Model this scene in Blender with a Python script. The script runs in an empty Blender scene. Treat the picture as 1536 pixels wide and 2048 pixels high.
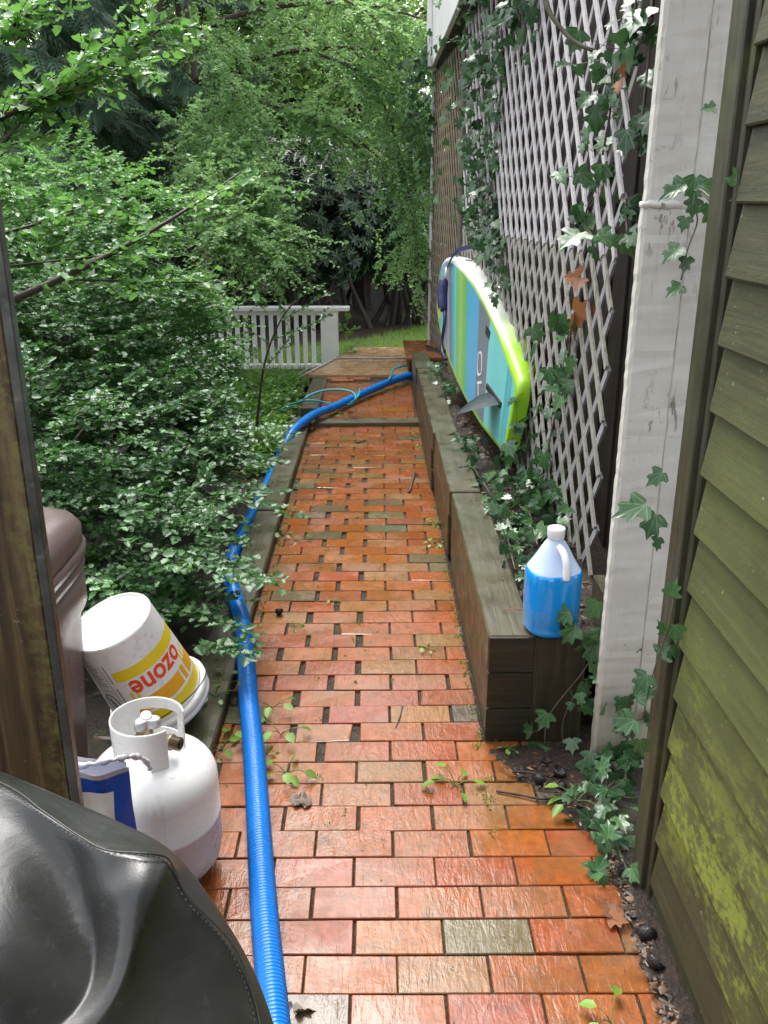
import bpy, bmesh, math, random
import numpy as np
from mathutils import Vector, Matrix
R = math.radians
scn = bpy.context.scene
col = scn.collection
# ------------------------------------------------------------------ camera
H = 1.6; PITCH = math.atan(619 / 1750.0); YAW = 0.0086; F = 1750.0
cam = bpy.data.cameras.new('camera'); camo = bpy.data.objects.new('camera', cam); col.objects.link(camo)
cam.sensor_fit = 'VERTICAL'; cam.sensor_height = 36; cam.sensor_width = 27; cam.lens = 36 * F / 2048
camo.location = (0, 0, H); camo.rotation_euler = (math.pi / 2 - PITCH, 0, -YAW)
cam.clip_start = 0.02; cam.clip_end = 400
scn.camera = camo
# ------------------------------------------------------------------ sky and sun (overcast after rain)
SUN_EL, SUN_AZ = R(58), R(-18)
w = bpy.data.worlds.new('World'); scn.world = w; w.use_nodes = True
nt = w.node_tree; bg = nt.nodes['Background']
sky = nt.nodes.new('ShaderNodeTexSky'); sky.sky_type = 'NISHITA'; sky.sun_disc = False
sky.sun_elevation = SUN_EL; sky.sun_rotation = SUN_AZ; sky.dust_density = 4.0; sky.air_density = 1.0; sky.ozone_density = 1.0
hs = nt.nodes.new('ShaderNodeHueSaturation'); hs.inputs['Saturation'].default_value = 0.25
nt.links.new(sky.outputs[0], hs.inputs['Color']); nt.links.new(hs.outputs[0], bg.inputs[0])
bg.inputs[1].default_value = 0.15
sl = bpy.data.lights.new('sun', 'SUN'); so = bpy.data.objects.new('sun', sl); col.objects.link(so)
sl.energy = 0.5; sl.angle = R(36); sl.color = (1, 0.97, 0.92)
so.rotation_euler = Vector((math.sin(SUN_AZ) * math.cos(SUN_EL), math.cos(SUN_AZ) * math.cos(SUN_EL), math.sin(SUN_EL))).to_track_quat('Z', 'Y').to_euler()
scn.view_settings.view_transform = 'Standard'; scn.view_settings.look = 'None'
scn.view_settings.exposure = 1.95; scn.view_settings.gamma = 1.0
cyc = scn.cycles
cyc.max_bounces = 8; cyc.diffuse_bounces = 4; cyc.glossy_bounces = 3; cyc.transmission_bounces = 6; cyc.transparent_max_bounces = 6
cyc.use_denoising = True
cyc.sample_clamp_indirect = 6.0

def at(px, py, z=None, d=None):
    """Photograph position -> world point, for a known height z or a known distance d along the path."""
    cx, cy = (px - 768) / F, (1024 - py) / F
    v = Vector((cx, cy, -1.0))
    v.rotate(camo.rotation_euler)
    t = (z - H) / v.z if z is not None else d / v.y
    return Vector((0, 0, H)) + v * t
# ------------------------------------------------------------------ mesh helpers
class MB:
    def __init__(s): s.v = []; s.f = []; s.m = []; s.sm = []
    def add(s, vs, fs, mi=0, smooth=False):
        b = len(s.v); s.v += [tuple(q) for q in vs]
        for f in fs: s.f.append([b + i for i in f]); s.m.append(mi); s.sm.append(smooth)
        return b
    def box(s, lo, hi, mi=0, rot=None, bev=0.0):
        x0, y0, z0 = lo; x1, y1, z1 = hi
        if bev <= 0:
            vs = [(x0,y0,z0),(x1,y0,z0),(x1,y1,z0),(x0,y1,z0),(x0,y0,z1),(x1,y0,z1),(x1,y1,z1),(x0,y1,z1)]
            fs = [(3,2,1,0),(4,5,6,7),(0,1,5,4),(1,2,6,5),(2,3,7,6),(3,0,4,7)]
        else:
            b = bev; vs = []; fs = []
            for sz in (0, 1):
                for sy in (0, 1):
                    for sx in (0, 1):
                        x = (x0, x1)[sx]; y = (y0, y1)[sy]; z = (z0, z1)[sz]
                        ix = b if sx == 0 else -b; iy = b if sy == 0 else -b; iz = b if sz == 0 else -b
                        vs += [(x, y + iy, z + iz), (x + ix, y, z + iz), (x + ix, y + iy, z)]
            def c(sx, sy, sz, k): return (sz * 4 + sy * 2 + sx) * 3 + k
            fs += [(c(0,0,0,0),c(0,0,1,0),c(0,1,1,0),c(0,1,0,0)), (c(1,0,0,0),c(1,1,0,0),c(1,1,1,0),c(1,0,1,0)),
                   (c(0,0,0,1),c(1,0,0,1),c(1,0,1,1),c(0,0,1,1)), (c(0,1,0,1),c(0,1,1,1),c(1,1,1,1),c(1,1,0,1)),
                   (c(0,0,0,2),c(0,1,0,2),c(1,1,0,2),c(1,0,0,2)), (c(0,0,1,2),c(1,0,1,2),c(1,1,1,2),c(0,1,1,2))]
            for sz in (0, 1):
                for sy in (0, 1): fs.append((c(0,sy,sz,1),c(1,sy,sz,1),c(1,sy,sz,2),c(0,sy,sz,2)))
            for sz in (0, 1):
                for sx in (0, 1): fs.append((c(sx,0,sz,0),c(sx,1,sz,0),c(sx,1,sz,2),c(sx,0,sz,2)))
            for sy in (0, 1):
                for sx in (0, 1): fs.append((c(sx,sy,0,0),c(sx,sy,1,0),c(sx,sy,1,1),c(sx,sy,0,1)))
            for sz in (0, 1):
                for sy in (0, 1):
                    for sx in (0, 1): fs.append((c(sx,sy,sz,0),c(sx,sy,sz,1),c(sx,sy,sz,2)))
        if rot is not None: vs = [rot @ Vector(q) for q in vs]
        s.add(vs, fs, mi)
    def lathe(s, prof, n=40, c=(0, 0, 0), mi=0, smooth=True, cap=(False, False), ax=None):
        vs = []; fs = []
        for r, z in prof:
            for k in range(n):
                a = 2 * math.pi * k / n
                vs.append(Vector((r * math.cos(a), r * math.sin(a), z)))
        for i in range(len(prof) - 1):
            for k in range(n):
                k2 = (k + 1) % n
                fs.append((i * n + k, i * n + k2, (i + 1) * n + k2, (i + 1) * n + k))
        if cap[0]: fs.append(tuple(range(n - 1, -1, -1)))
        if cap[1]: fs.append(tuple((len(prof) - 1) * n + k for k in range(n)))
        if ax is not None:
            q = Vector((0, 0, 1)).rotation_difference(Vector(ax)); vs = [q @ v for v in vs]
        vs = [v + Vector(c) for v in vs]
        s.add(vs, fs, mi, smooth)
    def tube(s, pts, rad, n=8, mi=0, smooth=True, caps=True):
        pts = [Vector(p) for p in pts]; m = len(pts)
        rad = [rad] * m if not hasattr(rad, '__len__') else rad
        vs = []; fs = []; nrm = None
        for i, p in enumerate(pts):
            t = (pts[min(i + 1, m - 1)] - pts[max(i - 1, 0)]).normalized()
            if nrm is None:
                nrm = t.orthogonal().normalized()
            nrm = (nrm - t * nrm.dot(t)).normalized(); b = t.cross(nrm)
            for k in range(n):
                a = 2 * math.pi * k / n
                vs.append(p + (nrm * math.cos(a) + b * math.sin(a)) * rad[i])
        for i in range(m - 1):
            for k in range(n):
                k2 = (k + 1) % n
                fs.append((i * n + k, i * n + k2, (i + 1) * n + k2, (i + 1) * n + k))
        if caps: fs += [tuple(range(n - 1, -1, -1)), tuple((m - 1) * n + k for k in range(n))]
        s.add(vs, fs, mi, smooth)
    def grid(s, P, mi=0, smooth=True, skip=None):
        n = len(P); m = len(P[0]); vs = [q for row in P for q in row]; fs = []
        for i in range(n - 1):
            for j in range(m - 1):
                if skip and skip(i, j): continue
                fs.append((i * m + j, i * m + j + 1, (i + 1) * m + j + 1, (i + 1) * m + j))
        s.add(vs, fs, mi, smooth)

def rootloc(o):
    p = Vector((0, 0, 0))
    while o is not None: p += o.location; o = o.parent
    return p
def build(name, mb, mats, parent=None, local=False, subsurf=0, attrs=None, recalc=False, creases=None):
    me = bpy.data.meshes.new(name)
    off = Vector((0, 0, 0)) if (parent is None or local) else rootloc(parent)
    me.from_pydata([tuple(Vector(q) - off) for q in mb.v], [], mb.f)
    for m in (mats if isinstance(mats, (list, tuple)) else [mats]): me.materials.append(m)
    me.polygons.foreach_set('material_index', mb.m); me.polygons.foreach_set('use_smooth', mb.sm)
    if attrs:
        for k, vals in attrs.items():
            if len(vals) and hasattr(vals[0], '__len__'):
                a = me.attributes.new(k, 'FLOAT_COLOR', 'POINT'); a.data.foreach_set('color', np.array(vals, dtype=np.float32).ravel())
            else:
                a = me.attributes.new(k, 'FLOAT', 'POINT'); a.data.foreach_set('value', np.array(vals, dtype=np.float32))
    if recalc:
        bm = bmesh.new(); bm.from_mesh(me); bmesh.ops.recalc_face_normals(bm, faces=bm.faces); bm.to_mesh(me); bm.free()
    me.update()
    o = bpy.data.objects.new(name, me); col.objects.link(o)
    if parent is not None: o.parent = parent
    if creases:
        ca = me.attributes.new('crease_edge', 'FLOAT', 'EDGE'); cd = {tuple(sorted(k)): v for k, v in creases.items()}
        ca.data.foreach_set('value', np.array([cd.get(tuple(sorted(e.vertices)), 0.0) for e in me.edges], dtype=np.float32))
    if subsurf:
        md = o.modifiers.new('sub', 'SUBSURF'); md.levels = subsurf; md.render_levels = subsurf
    return o
def tag(o, label=None, cat=None, group=None, kind=None):
    if label: o['label'] = label
    if cat: o['category'] = cat
    if group: o['group'] = group
    if kind: o['kind'] = kind
    return o
def thing(name, label, cat, loc=(0, 0, 0), group=None, rot=None):
    o = bpy.data.objects.new(name, None); col.objects.link(o); o.location = loc; o.empty_display_size = 0.05
    if rot is not None: o.rotation_euler = rot
    return tag(o, label, cat, group)
def copy_thing(src, label, loc, rz=0.0, sc=1.0, group=None):
    c = src.copy(); col.objects.link(c); c.location = loc; c.rotation_euler = (0, 0, rz); c.scale = (sc, sc, sc)
    if label: c['label'] = label
    if group: c['group'] = group
    for ch in list(src.children):
        k = ch.copy(); col.objects.link(k); k.parent = c
        for g in ch.children:
            d = g.copy(); col.objects.link(d); d.parent = k
    return c
# ------------------------------------------------------------------ material helpers
class NT:
    def __init__(s, name):
        s.mat = bpy.data.materials.new(name); s.mat.use_nodes = True; s.t = s.mat.node_tree
        s.p = s.t.nodes['Principled BSDF']; s.out = s.t.nodes['Material Output']
    def n(s, ty, **kw):
        nd = s.t.nodes.new('ShaderNode' + ty)
        for k, v in kw.items():
            if k.startswith('i_'):
                key = k[2:]
                key = int(key) if key.isdigit() else key.replace('_', ' ')
                nd.inputs[key].default_value = v
            else: setattr(nd, k, v)
        return nd
    def l(s, a, b): s.t.links.new(a, b)
    def coord(s, scale=(1, 1, 1), kind='Object', rot=(0, 0, 0)):
        tc = s.n('TexCoord'); mp = s.n('Mapping'); mp.inputs['Scale'].default_value = scale; mp.inputs['Rotation'].default_value = rot
        s.l(tc.outputs[kind], mp.inputs[0]); return mp.outputs[0]
    def noise(s, vec, scale, detail=4, rough=0.55, dist=0.0):
        nd = s.n('TexNoise'); nd.inputs['Scale'].default_value = scale; nd.inputs['Detail'].default_value = detail
        nd.inputs['Roughness'].default_value = rough; nd.inputs['Distortion'].default_value = dist
        if vec is not None: s.l(vec, nd.inputs['Vector'])
        return nd.outputs['Fac']
    def ramp(s, fac, stops, interp='LINEAR'):
        r = s.n('ValToRGB'); cr = r.color_ramp; cr.interpolation = interp
        while len(cr.elements) < len(stops): cr.elements.new(0.5)
        for e, (p, c) in zip(cr.elements, stops):
            e.position = p; e.color = (*c, 1) if len(c) == 3 else c
        s.l(fac, r.inputs[0]); return r.outputs[0]
    def val(s, fac, stops):
        return s.ramp(fac, [(p, (v, v, v)) for p, v in stops])
    def mix(s, fac, a, b, mode='MIX'):
        m = s.n('Mix', data_type='RGBA', blend_type=mode)
        for sock, val in ((m.inputs[0], fac), (m.inputs[6], a), (m.inputs[7], b)):
            if hasattr(val, 'is_linked') or isinstance(val, bpy.types.NodeSocket): s.l(val, sock)
            elif isinstance(val, (int, float)): sock.default_value = val
            else: sock.default_value = (*val, 1) if len(val) == 3 else val
        return m.outputs[2]
    def math(s, op, a, b=0.0):
        m = s.n('Math', operation=op)
        for sock, val in ((m.inputs[0], a), (m.inputs[1], b)):
            if isinstance(val, bpy.types.NodeSocket): s.l(val, sock)
            else: sock.default_value = val
        return m.outputs[0]
    def attr(s, name):
        a = s.n('Attribute'); a.attribute_name = name; return a
    def base(s, c):
        if isinstance(c, bpy.types.NodeSocket): s.l(c, s.p.inputs['Base Color'])
        else: s.p.inputs['Base Color'].default_value = (*c, 1)
    def rough(s, c):
        if isinstance(c, bpy.types.NodeSocket): s.l(c, s.p.inputs['Roughness'])
        else: s.p.inputs['Roughness'].default_value = c
    def bump(s, h, strength=0.3, dist=0.01):
        b = s.n('Bump'); b.inputs['Strength'].default_value = strength; b.inputs['Distance'].default_value = dist
        s.l(h, b.inputs['Height']); s.l(b.outputs[0], s.p.inputs['Normal']); return b

def simple(name, c, rough=0.4, noise_amt=0.12, nscale=14, metal=0.0, bump=0.05, spec=0.5, dirt=None):
    t = NT(name); v = t.coord()
    n1 = t.noise(v, nscale, 5)
    lo = tuple(x * (1 - noise_amt) for x in c); hi = tuple(min(1, x * (1 + noise_amt)) for x in c)
    cc = t.ramp(n1, [(0.3, lo), (0.7, hi)])
    if dirt:
        n2 = t.noise(v, nscale * 2.3, 6, 0.7)
        cc = t.mix(t.val(n2, [(0.58, 0), (0.72, dirt[1])]), cc, dirt[0])
    t.base(cc); t.rough(t.val(t.noise(v, nscale * 1.7, 3), [(0.3, max(0.02, rough - 0.1)), (0.7, min(1, rough + 0.1))]))
    t.p.inputs['Metallic'].default_value = metal; t.p.inputs['Specular IOR Level'].default_value = spec
    if bump: t.bump(t.noise(v, nscale * 4, 4), bump, 0.01)
    return t.mat
def wood(name, dark, light, axis='Y', rough=0.45, moss=None, moss_amt=0.5, grain=1.0, bump=0.35, lichen=None, wear=None):
    t = NT(name)
    sc = {'X': (1.2, 22, 22), 'Y': (22, 1.2, 22), 'Z': (22, 22, 1.2)}[axis]
    sc = tuple(q * grain for q in sc)
    v = t.coord(sc); v0 = t.coord()
    g = t.noise(v, 2.2, 6, 0.62, 0.6); g2 = t.noise(v, 9.0, 3, 0.6)
    gg = t.math('ADD', t.math('MULTIPLY', g, 0.72), t.math('MULTIPLY', g2, 0.28))
    cc = t.ramp(gg, [(0.34, dark), (0.5, tuple((a + b) / 2 for a, b in zip(dark, light))), (0.66, light)])
    if wear: 
        cc = t.mix(t.val(t.noise(v, 1.5, 6, 0.75, 0.3), [(0.55, 0), (0.64, wear[1])]), cc, wear[0])
    if moss:
        nm = t.noise(v0, 3.2, 7, 0.68)
        cc = t.mix(t.val(nm, [(0.62 - 0.25 * moss_amt, 0.0), (0.75 - 0.15 * moss_amt, 0.85)]), cc, moss)
    if lichen:
        nl = t.noise(v0, 34, 4, 0.7)
        cc = t.mix(t.val(nl, [(0.63, 0), (0.7, 0.7)]), cc, lichen)
    t.base(cc); t.rough(t.val(t.noise(v0, 9, 4), [(0.3, max(0.08, rough - 0.16)), (0.7, min(1, rough + 0.14))]))
    t.bump(gg, bump, 0.006)
    return t.mat
def leafmat(name, dark, light, trans=0.25, rough=0.3, spec=0.5, tcol=None):
    t = NT(name); a = t.attr('rnd')
    cc = t.ramp(a.outputs['Fac'], [(0.0, dark), (0.55, tuple((x + y) / 2 for x, y in zip(dark, light))), (1.0, light)])
    t.base(cc); t.rough(rough); t.p.inputs['Specular IOR Level'].default_value = spec
    tr = t.n('BsdfTranslucent'); mx = t.n('MixShader'); mx.inputs[0].default_value = trans
    tm = t.mix(0.5, cc, tcol or tuple(min(1, q * 2.2) for q in light)); t.l(tm, tr.inputs[0])
    t.l(t.p.outputs[0], mx.inputs[1]); t.l(tr.outputs[0], mx.inputs[2]); t.l(mx.outputs[0], t.out.inputs[0])
    return t.mat
# ------------------------------------------------------------------ foliage helpers
def np_mesh(name, V, T, mat, parent=None, rnd=None, smooth=False, extra=None):
    """V (N,3) world points, T (M,3) triangles -> one mesh object."""
    V = np.asarray(V, dtype=np.float32); T = np.asarray(T, dtype=np.int32)
    if parent is not None: V = V - np.array(rootloc(parent), dtype=np.float32)
    me = bpy.data.meshes.new(name); n, m = len(V), len(T)
    me.vertices.add(n); me.vertices.foreach_set('co', V.ravel())
    me.loops.add(m * 3); me.loops.foreach_set('vertex_index', T.ravel())
    me.polygons.add(m); me.polygons.foreach_set('loop_start', np.arange(0, m * 3, 3, dtype=np.int32))
    if smooth: me.polygons.foreach_set('use_smooth', np.ones(m, dtype=bool))
    me.materials.append(mat)
    if rnd is not None:
        a = me.attributes.new('rnd', 'FLOAT', 'POINT'); a.data.foreach_set('value', np.asarray(rnd, dtype=np.float32))
    for k, vals in (extra or {}).items():
        a = me.attributes.new(k, 'FLOAT', 'POINT'); a.data.foreach_set('value', np.asarray(vals, dtype=np.float32))
    me.update(calc_edges=True); me.validate()
    o = bpy.data.objects.new(name, me); col.objects.link(o)
    if parent is not None: o.parent = parent
    return o
def leaf_holly():
    ys = [0, .22, .42, .62, .82, 1.0]
    w_ = [0.0, .34, .22, .36, .22, .0]
    V = [(0, y, -0.03 * math.sin(y * 3)) for y in (0, .3, .65, 1.0)]
    L = [(-.22, .14, .06), (-.40, .30, .16), (-.26, .44, .05), (-.40, .60, .17), (-.22, .76, .05)]
    Rr = [(-x, y, z) for x, y, z in L]
    V += L + Rr
    T = []
    def side(b, flip):
        q = [(0, b, 1), (b, b + 1, 1), (b + 1, b + 2, 1), (1, b + 2, 2), (b + 2, b + 3, 2), (b + 3, b + 4, 2), (2, b + 4, 3)]
        return [(c, a2, a1) if flip else (a1, a2, c) for a1, a2, c in q]
    T += side(4, True) + side(9, False)
    return np.array(V), np.array(T)
def leaf_ivy():
    half = [(0, 0), (.13, -.11), (.30, -.06), (.50, .06), (.53, .20), (.36, .27), (.27, .36), (.36, .52), (.35, .68), (.20, .66), (.12, .74), (.05, .90)]
    pts = half + [(0, 1.03)] + [(-x, y) for x, y in half[:0:-1]]
    n = len(pts); V = []; zf = lambda x, y: .16 * abs(x) - .22 * max(0, y - .35) ** 2 - .25 * max(0, abs(x) - .3) ** 2
    for i, (x, y) in enumerate(pts): V.append((x, y, zf(x, y) + (.018 if i % 2 else -.018)))
    for i, (x, y) in enumerate(pts): V.append((x * .55, .25 + (y - .25) * .55, zf(x * .55, y * .55) + .01))
    V.append((0, .25, -.01)); T = []
    for i in range(n):
        k = (i + 1) % n; T += [(i, k, n + k), (i, n + k, n + i), (n + i, n + k, 2 * n)]
    return np.array(V), np.array(T)
def ivymat(name, dark, light):
    m = leafmat(name, dark, light, 0.10, 0.3, 0.5); nt_ = m.node_tree; p = nt_.nodes['Principled BSDF']; src = p.inputs['Base Color'].links[0].from_socket
    def at_(nm): q = nt_.nodes.new('ShaderNodeAttribute'); q.attribute_name = nm; return q.outputs['Fac']
    def mt(op, a, b=0.0):
        q = nt_.nodes.new('ShaderNodeMath'); q.operation = op
        for sk, v in ((q.inputs[0], a), (q.inputs[1], b)):
            if isinstance(v, bpy.types.NodeSocket): nt_.links.new(v, sk)
            else: sk.default_value = v
        return q.outputs[0]
    u, v = at_('lu'), at_('lv'); ang = mt('ABSOLUTE', mt('ARCTAN2', u, mt('ADD', v, 0.04)))
    r = mt('SQRT', mt('ADD', mt('MULTIPLY', u, u), mt('MULTIPLY', v, v))); d = None
    for a in (0.0, .46, 1.18):
        q = mt('ABSOLUTE', mt('SUBTRACT', ang, a)); d = q if d is None else mt('MINIMUM', d, q)
    vein = mt('LESS_THAN', mt('MULTIPLY', d, r), 0.016)
    mx = nt_.nodes.new('ShaderNodeMix'); mx.data_type = 'RGBA'; nt_.links.new(mt('MULTIPLY', vein, .55), mx.inputs[0]); nt_.links.new(src, mx.inputs[6]); mx.inputs[7].default_value = (.14, .24, .11, 1)
    nt_.links.new(mx.outputs[2], p.inputs['Base Color']); return m
def leaf_oval(wd=.27):
    V = [(0, 0, 0), (0, .5, -.03), (0, 1, -.09), (-wd, .28, .06), (-wd * .85, .66, .04), (wd, .28, .06), (wd * .85, .66, .04)]
    T = [(0, 1, 3), (3, 1, 4), (4, 1, 2), (0, 5, 1), (5, 6, 1), (6, 2, 1)]
    return np.array(V), np.array(T)
def leaf_rhomb(wd=.3):
    V = [(0, 0, 0), (-wd, .45, .07), (wd, .45, .07), (0, 1, -.08)]
    return np.array(V), np.array([(0, 3, 1), (0, 2, 3)])
def leaf_frond():
    V = []; T = []
    for k in range(7):
        y = k / 7.0; l = .34 * (1 - .55 * y)
        for s in (-1, 1):
            b = len(V); V += [(0, y, 0), (s * l, y + .24, -.07), (s * l * .55, y + .02, .0)]; T.append((b, b + 1, b + 2) if s < 0 else (b, b + 2, b + 1))
    b = len(V); V += [(-.03, 0, 0), (.03, 0, 0), (0, 1.1, -.03)]; T.append((b, b + 1, b + 2))
    return np.array(V), np.array(T)
def nrm(a): return a / np.maximum(1e-9, np.linalg.norm(a, axis=-1, keepdims=True))
class Fol:
    """Collects leaves (position, axis, normal, size) and twigs, then builds one foliage mesh and one wood mesh."""
    def __init__(s, seed): s.g = np.random.default_rng(seed); s.P = []; s.A = []; s.N = []; s.S = []; s.C = []; s.tw = MB()
    def leaves(s, P, A, N, S, C=None):
        n = len(P); s.P.append(np.asarray(P, float).reshape(-1, 3)); s.A.append(np.asarray(A, float).reshape(-1, 3)); s.N.append(np.asarray(N, float).reshape(-1, 3))
        s.S.append(np.broadcast_to(np.asarray(S, float), (n,)).copy())
        s.C.append(s.g.random(n) if C is None else np.broadcast_to(np.asarray(C, float), (n,)).copy())
    def spray(s, p0, d, L, n, size, droop=0.15, up=1.0, tw=0.0025, jit=0.35, fwd=0.6, tone=None, tw_n=3):
        g = s.g; p0 = np.asarray(p0, float); d = np.asarray(d, float); d = d / np.linalg.norm(d)
        bend = g.normal(0, .12, 3)
        t = np.linspace(0, 1, 6)[:, None]
        pts = p0 + d * t * L + (bend * L + np.array([0, 0, -droop * L])) * t ** 2
        if tw > 0: s.tw.tube(pts, [tw * (1 - .6 * q) for q in np.linspace(0, 1, 6)], tw_n, caps=False)
        tt = (np.arange(n) + g.random(n) * .6 + .4) / n
        tt = np.clip(tt, .06, 1.0)
        pos = np.stack([np.interp(tt, t[:, 0], pts[:, k]) for k in range(3)], 1)
        tan = nrm(d + 2 * (bend + np.array([0, 0, -droop])) * tt[:, None])
        upv = np.array([0, 0, 1.0]); sd = np.cross(tan, upv); sd = nrm(sd + 1e-6)
        sgn = np.where(np.arange(n) % 2 == 0, 1.0, -1.0)[:, None]
        ax = nrm(tan * fwd + sd * sgn + g.normal(0, jit, (n, 3)))
        N = nrm(upv * up + sd * g.normal(0, .3, (n, 1)) + g.normal(0, jit, (n, 3)))
        s.leaves(pos, ax, N, size * g.uniform(.65, 1.15, n), None if tone is None else np.clip(tone + g.normal(0, .16, n), 0, 1))
        return pts
    def build(s, names, tmpl, lmat, wmat, parent, smooth=True, uv=False):
        P = np.concatenate(s.P); A = nrm(np.concatenate(s.A)); N = np.concatenate(s.N); S = np.concatenate(s.S); C = np.concatenate(s.C)
        X = nrm(np.cross(A, N)); N = np.cross(X, A)
        V0, T0 = tmpl; k = len(V0); n = len(P)
        M = np.stack([X, A, N], 1)  # rows are axes
        cv = np.ones((n, 1, 1)); V0b = np.repeat(V0[None], n, 0)
        V0b[:, :, 2] *= s.g.uniform(.3, 1.7, (n, 1)); V0b[:, :, 0] *= s.g.uniform(.8, 1.2, (n, 1))
        V = np.einsum('nvk,nkc->nvc', V0b, M) * S[:, None, None] + P[:, None, :]
        T = (T0[None] + (np.arange(n) * k)[:, None, None]).reshape(-1, 3)
        o = np_mesh(names[0], V.reshape(-1, 3), T, lmat, parent, np.repeat(C, k), smooth, {'lu': np.tile(V0[:, 0], n), 'lv': np.tile(V0[:, 1], n)} if uv else None)
        if s.tw.v: build(names[1], s.tw, wmat, parent)
        return o
def bez(p0, p1, p2, n=9):
    p0, p1, p2 = map(lambda q: np.asarray(q, float), (p0, p1, p2))
    t = np.linspace(0, 1, n)[:, None]
    return (1 - t) ** 2 * p0 + 2 * t * (1 - t) * p1 + t ** 2 * p2
def smooth_path(ctrl, step=None, n=None):
    """Catmull-Rom through control points."""
    c = [np.asarray(q, float) for q in ctrl]; c = [2 * c[0] - c[1]] + c + [2 * c[-1] - c[-2]]
    out = []
    for i in range(1, len(c) - 2):
        L = np.linalg.norm(c[i + 1] - c[i]); k = max(2, int(L / step)) if step else n
        for j in range(k):
            t = j / k
            out.append(0.5 * ((2 * c[i]) + (-c[i - 1] + c[i + 1]) * t + (2 * c[i - 1] - 5 * c[i] + 4 * c[i + 1] - c[i + 2]) * t ** 2 + (-c[i - 1] + 3 * c[i] - 3 * c[i + 1] + c[i + 2]) * t ** 3))
    out.append(c[-2]); return out
rng = random.Random(11)
# ================================================================== MATERIALS
def brick_mat():
    t = NT('wet_brick'); a = t.attr('col'); v = t.coord()
    n1 = t.noise(v, 38, 6, 0.7); n2 = t.noise(v, 7, 4)
    c = t.mix(0.85, a.outputs['Color'], t.ramp(n1, [(0.3, (0.62, 0.62, 0.6)), (0.7, (1.25, 1.22, 1.2))]), 'MULTIPLY')
    pits = t.noise(t.coord((1, 1.6, 1)), 120, 2, 0.5)
    c = t.mix(t.val(pits, [(0.66, 0), (0.72, 0.75)]), c, (0.035, 0.02, 0.014))
    c = t.mix(t.val(n2, [(0.45, 0), (0.72, 0.5)]), c, (0.12, 0.085, 0.03)); n3 = t.noise(v, 16, 6, 0.7); c = t.mix(t.val(n3, [(0.54, 0), (0.66, 0.45)]), c, (0.07, 0.04, 0.022))
    t.base(c)
    t.rough(t.val(t.noise(v, 4.2, 6, 0.7), [(0.32, 0.06), (0.46, 0.15), (0.58, 0.32), (0.72, 0.55)]))
    t.p.inputs['Specular IOR Level'].default_value = 0.38
    st = t.noise(t.coord((34, 9, 10), rot=(0, 0, R(14))), 1.6, 4, 0.6, 0.8)
    h = t.math('ADD', t.math('MULTIPLY', st, 0.8), t.math('MULTIPLY', t.noise(v, 90, 4, 0.65), 0.35))
    t.bump(t.math('MULTIPLY', h, t.val(t.noise(v, 3.3, 3), [(0.38, .3), (0.62, 1.0)])), 0.42, 0.006)
    return t.mat
def soil_mat(name, a, b, c, rough=0.6, sc=22):
    t = NT(name); v = t.coord(); n1 = t.noise(v, sc, 8, 0.72); n2 = t.noise(v, sc * 4.2, 4, 0.7)
    cc = t.ramp(n1, [(0.32, a), (0.5, b), (0.68, c)])
    cc = t.mix(t.val(n2, [(0.55, 0), (0.68, 0.6)]), cc, (0.13, 0.075, 0.04))
    t.base(cc); t.rough(t.val(n2, [(0.35, rough - 0.25), (0.65, rough + 0.2)]))
    t.bump(t.math('ADD', n1, n2), 0.8, 0.02); return t.mat
M_brick = brick_mat()
M_joint = soil_mat('joint_soil', (0.016, 0.011, 0.008), (0.04, 0.028, 0.018), (0.055, 0.06, 0.022))
M_soil = soil_mat('leaf_litter_soil', (0.01, 0.007, 0.005), (0.028, 0.018, 0.011), (0.06, 0.035, 0.02))
M_forest = soil_mat('forest_floor', (0.014, 0.009, 0.006), (0.035, 0.021, 0.014), (0.07, 0.042, 0.025), sc=5)
M_lawn = soil_mat('lawn_soil', (0.03, 0.06, 0.012), (0.05, 0.10, 0.02), (0.08, 0.15, 0.03), sc=9)
M_timber = wood('green_treated_timber', (0.036, 0.032, 0.016), (0.098, 0.086, 0.047), 'Y', 0.38, moss=(0.05, 0.055, 0.018), moss_amt=0.35)
M_timberX = wood('green_treated_timber_cross', (0.05, 0.046, 0.024), (0.12, 0.11, 0.065), 'X', 0.38, moss=(0.05, 0.055, 0.018), moss_amt=0.35)
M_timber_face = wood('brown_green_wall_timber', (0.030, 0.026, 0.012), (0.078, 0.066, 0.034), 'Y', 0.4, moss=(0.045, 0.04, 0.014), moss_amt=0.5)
M_end = wood('dark_wet_end_grain', (0.012, 0.012, 0.007), (0.035, 0.032, 0.018), 'X', 0.45)
M_endpost = wood('dark_brown_green_plank', (0.02, 0.017, 0.009), (0.06, 0.048, 0.026), 'Z', 0.42, moss=(0.05, 0.05, 0.02), moss_amt=0.25)
M_brownplank = wood('dark_brown_plank', (0.016, 0.010, 0.008), (0.05, 0.032, 0.026), 'Z', 0.55)
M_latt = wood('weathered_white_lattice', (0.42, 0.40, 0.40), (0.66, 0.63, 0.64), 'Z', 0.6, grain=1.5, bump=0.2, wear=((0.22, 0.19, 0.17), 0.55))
M_latb = wood('shaded_grey_lattice', (0.20, 0.19, 0.20), (0.38, 0.37, 0.38), 'Z', 0.6, grain=1.5, bump=0.2)  # back slats' weathered grey, darkened further to put shade in the colour
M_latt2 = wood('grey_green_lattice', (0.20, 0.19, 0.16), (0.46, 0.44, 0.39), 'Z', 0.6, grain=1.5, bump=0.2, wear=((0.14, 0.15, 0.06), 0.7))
M_latt3 = wood('tan_stained_lattice', (0.13, 0.10, 0.065), (0.28, 0.23, 0.155), 'Z', 0.6, grain=1.5, bump=0.2)
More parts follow.
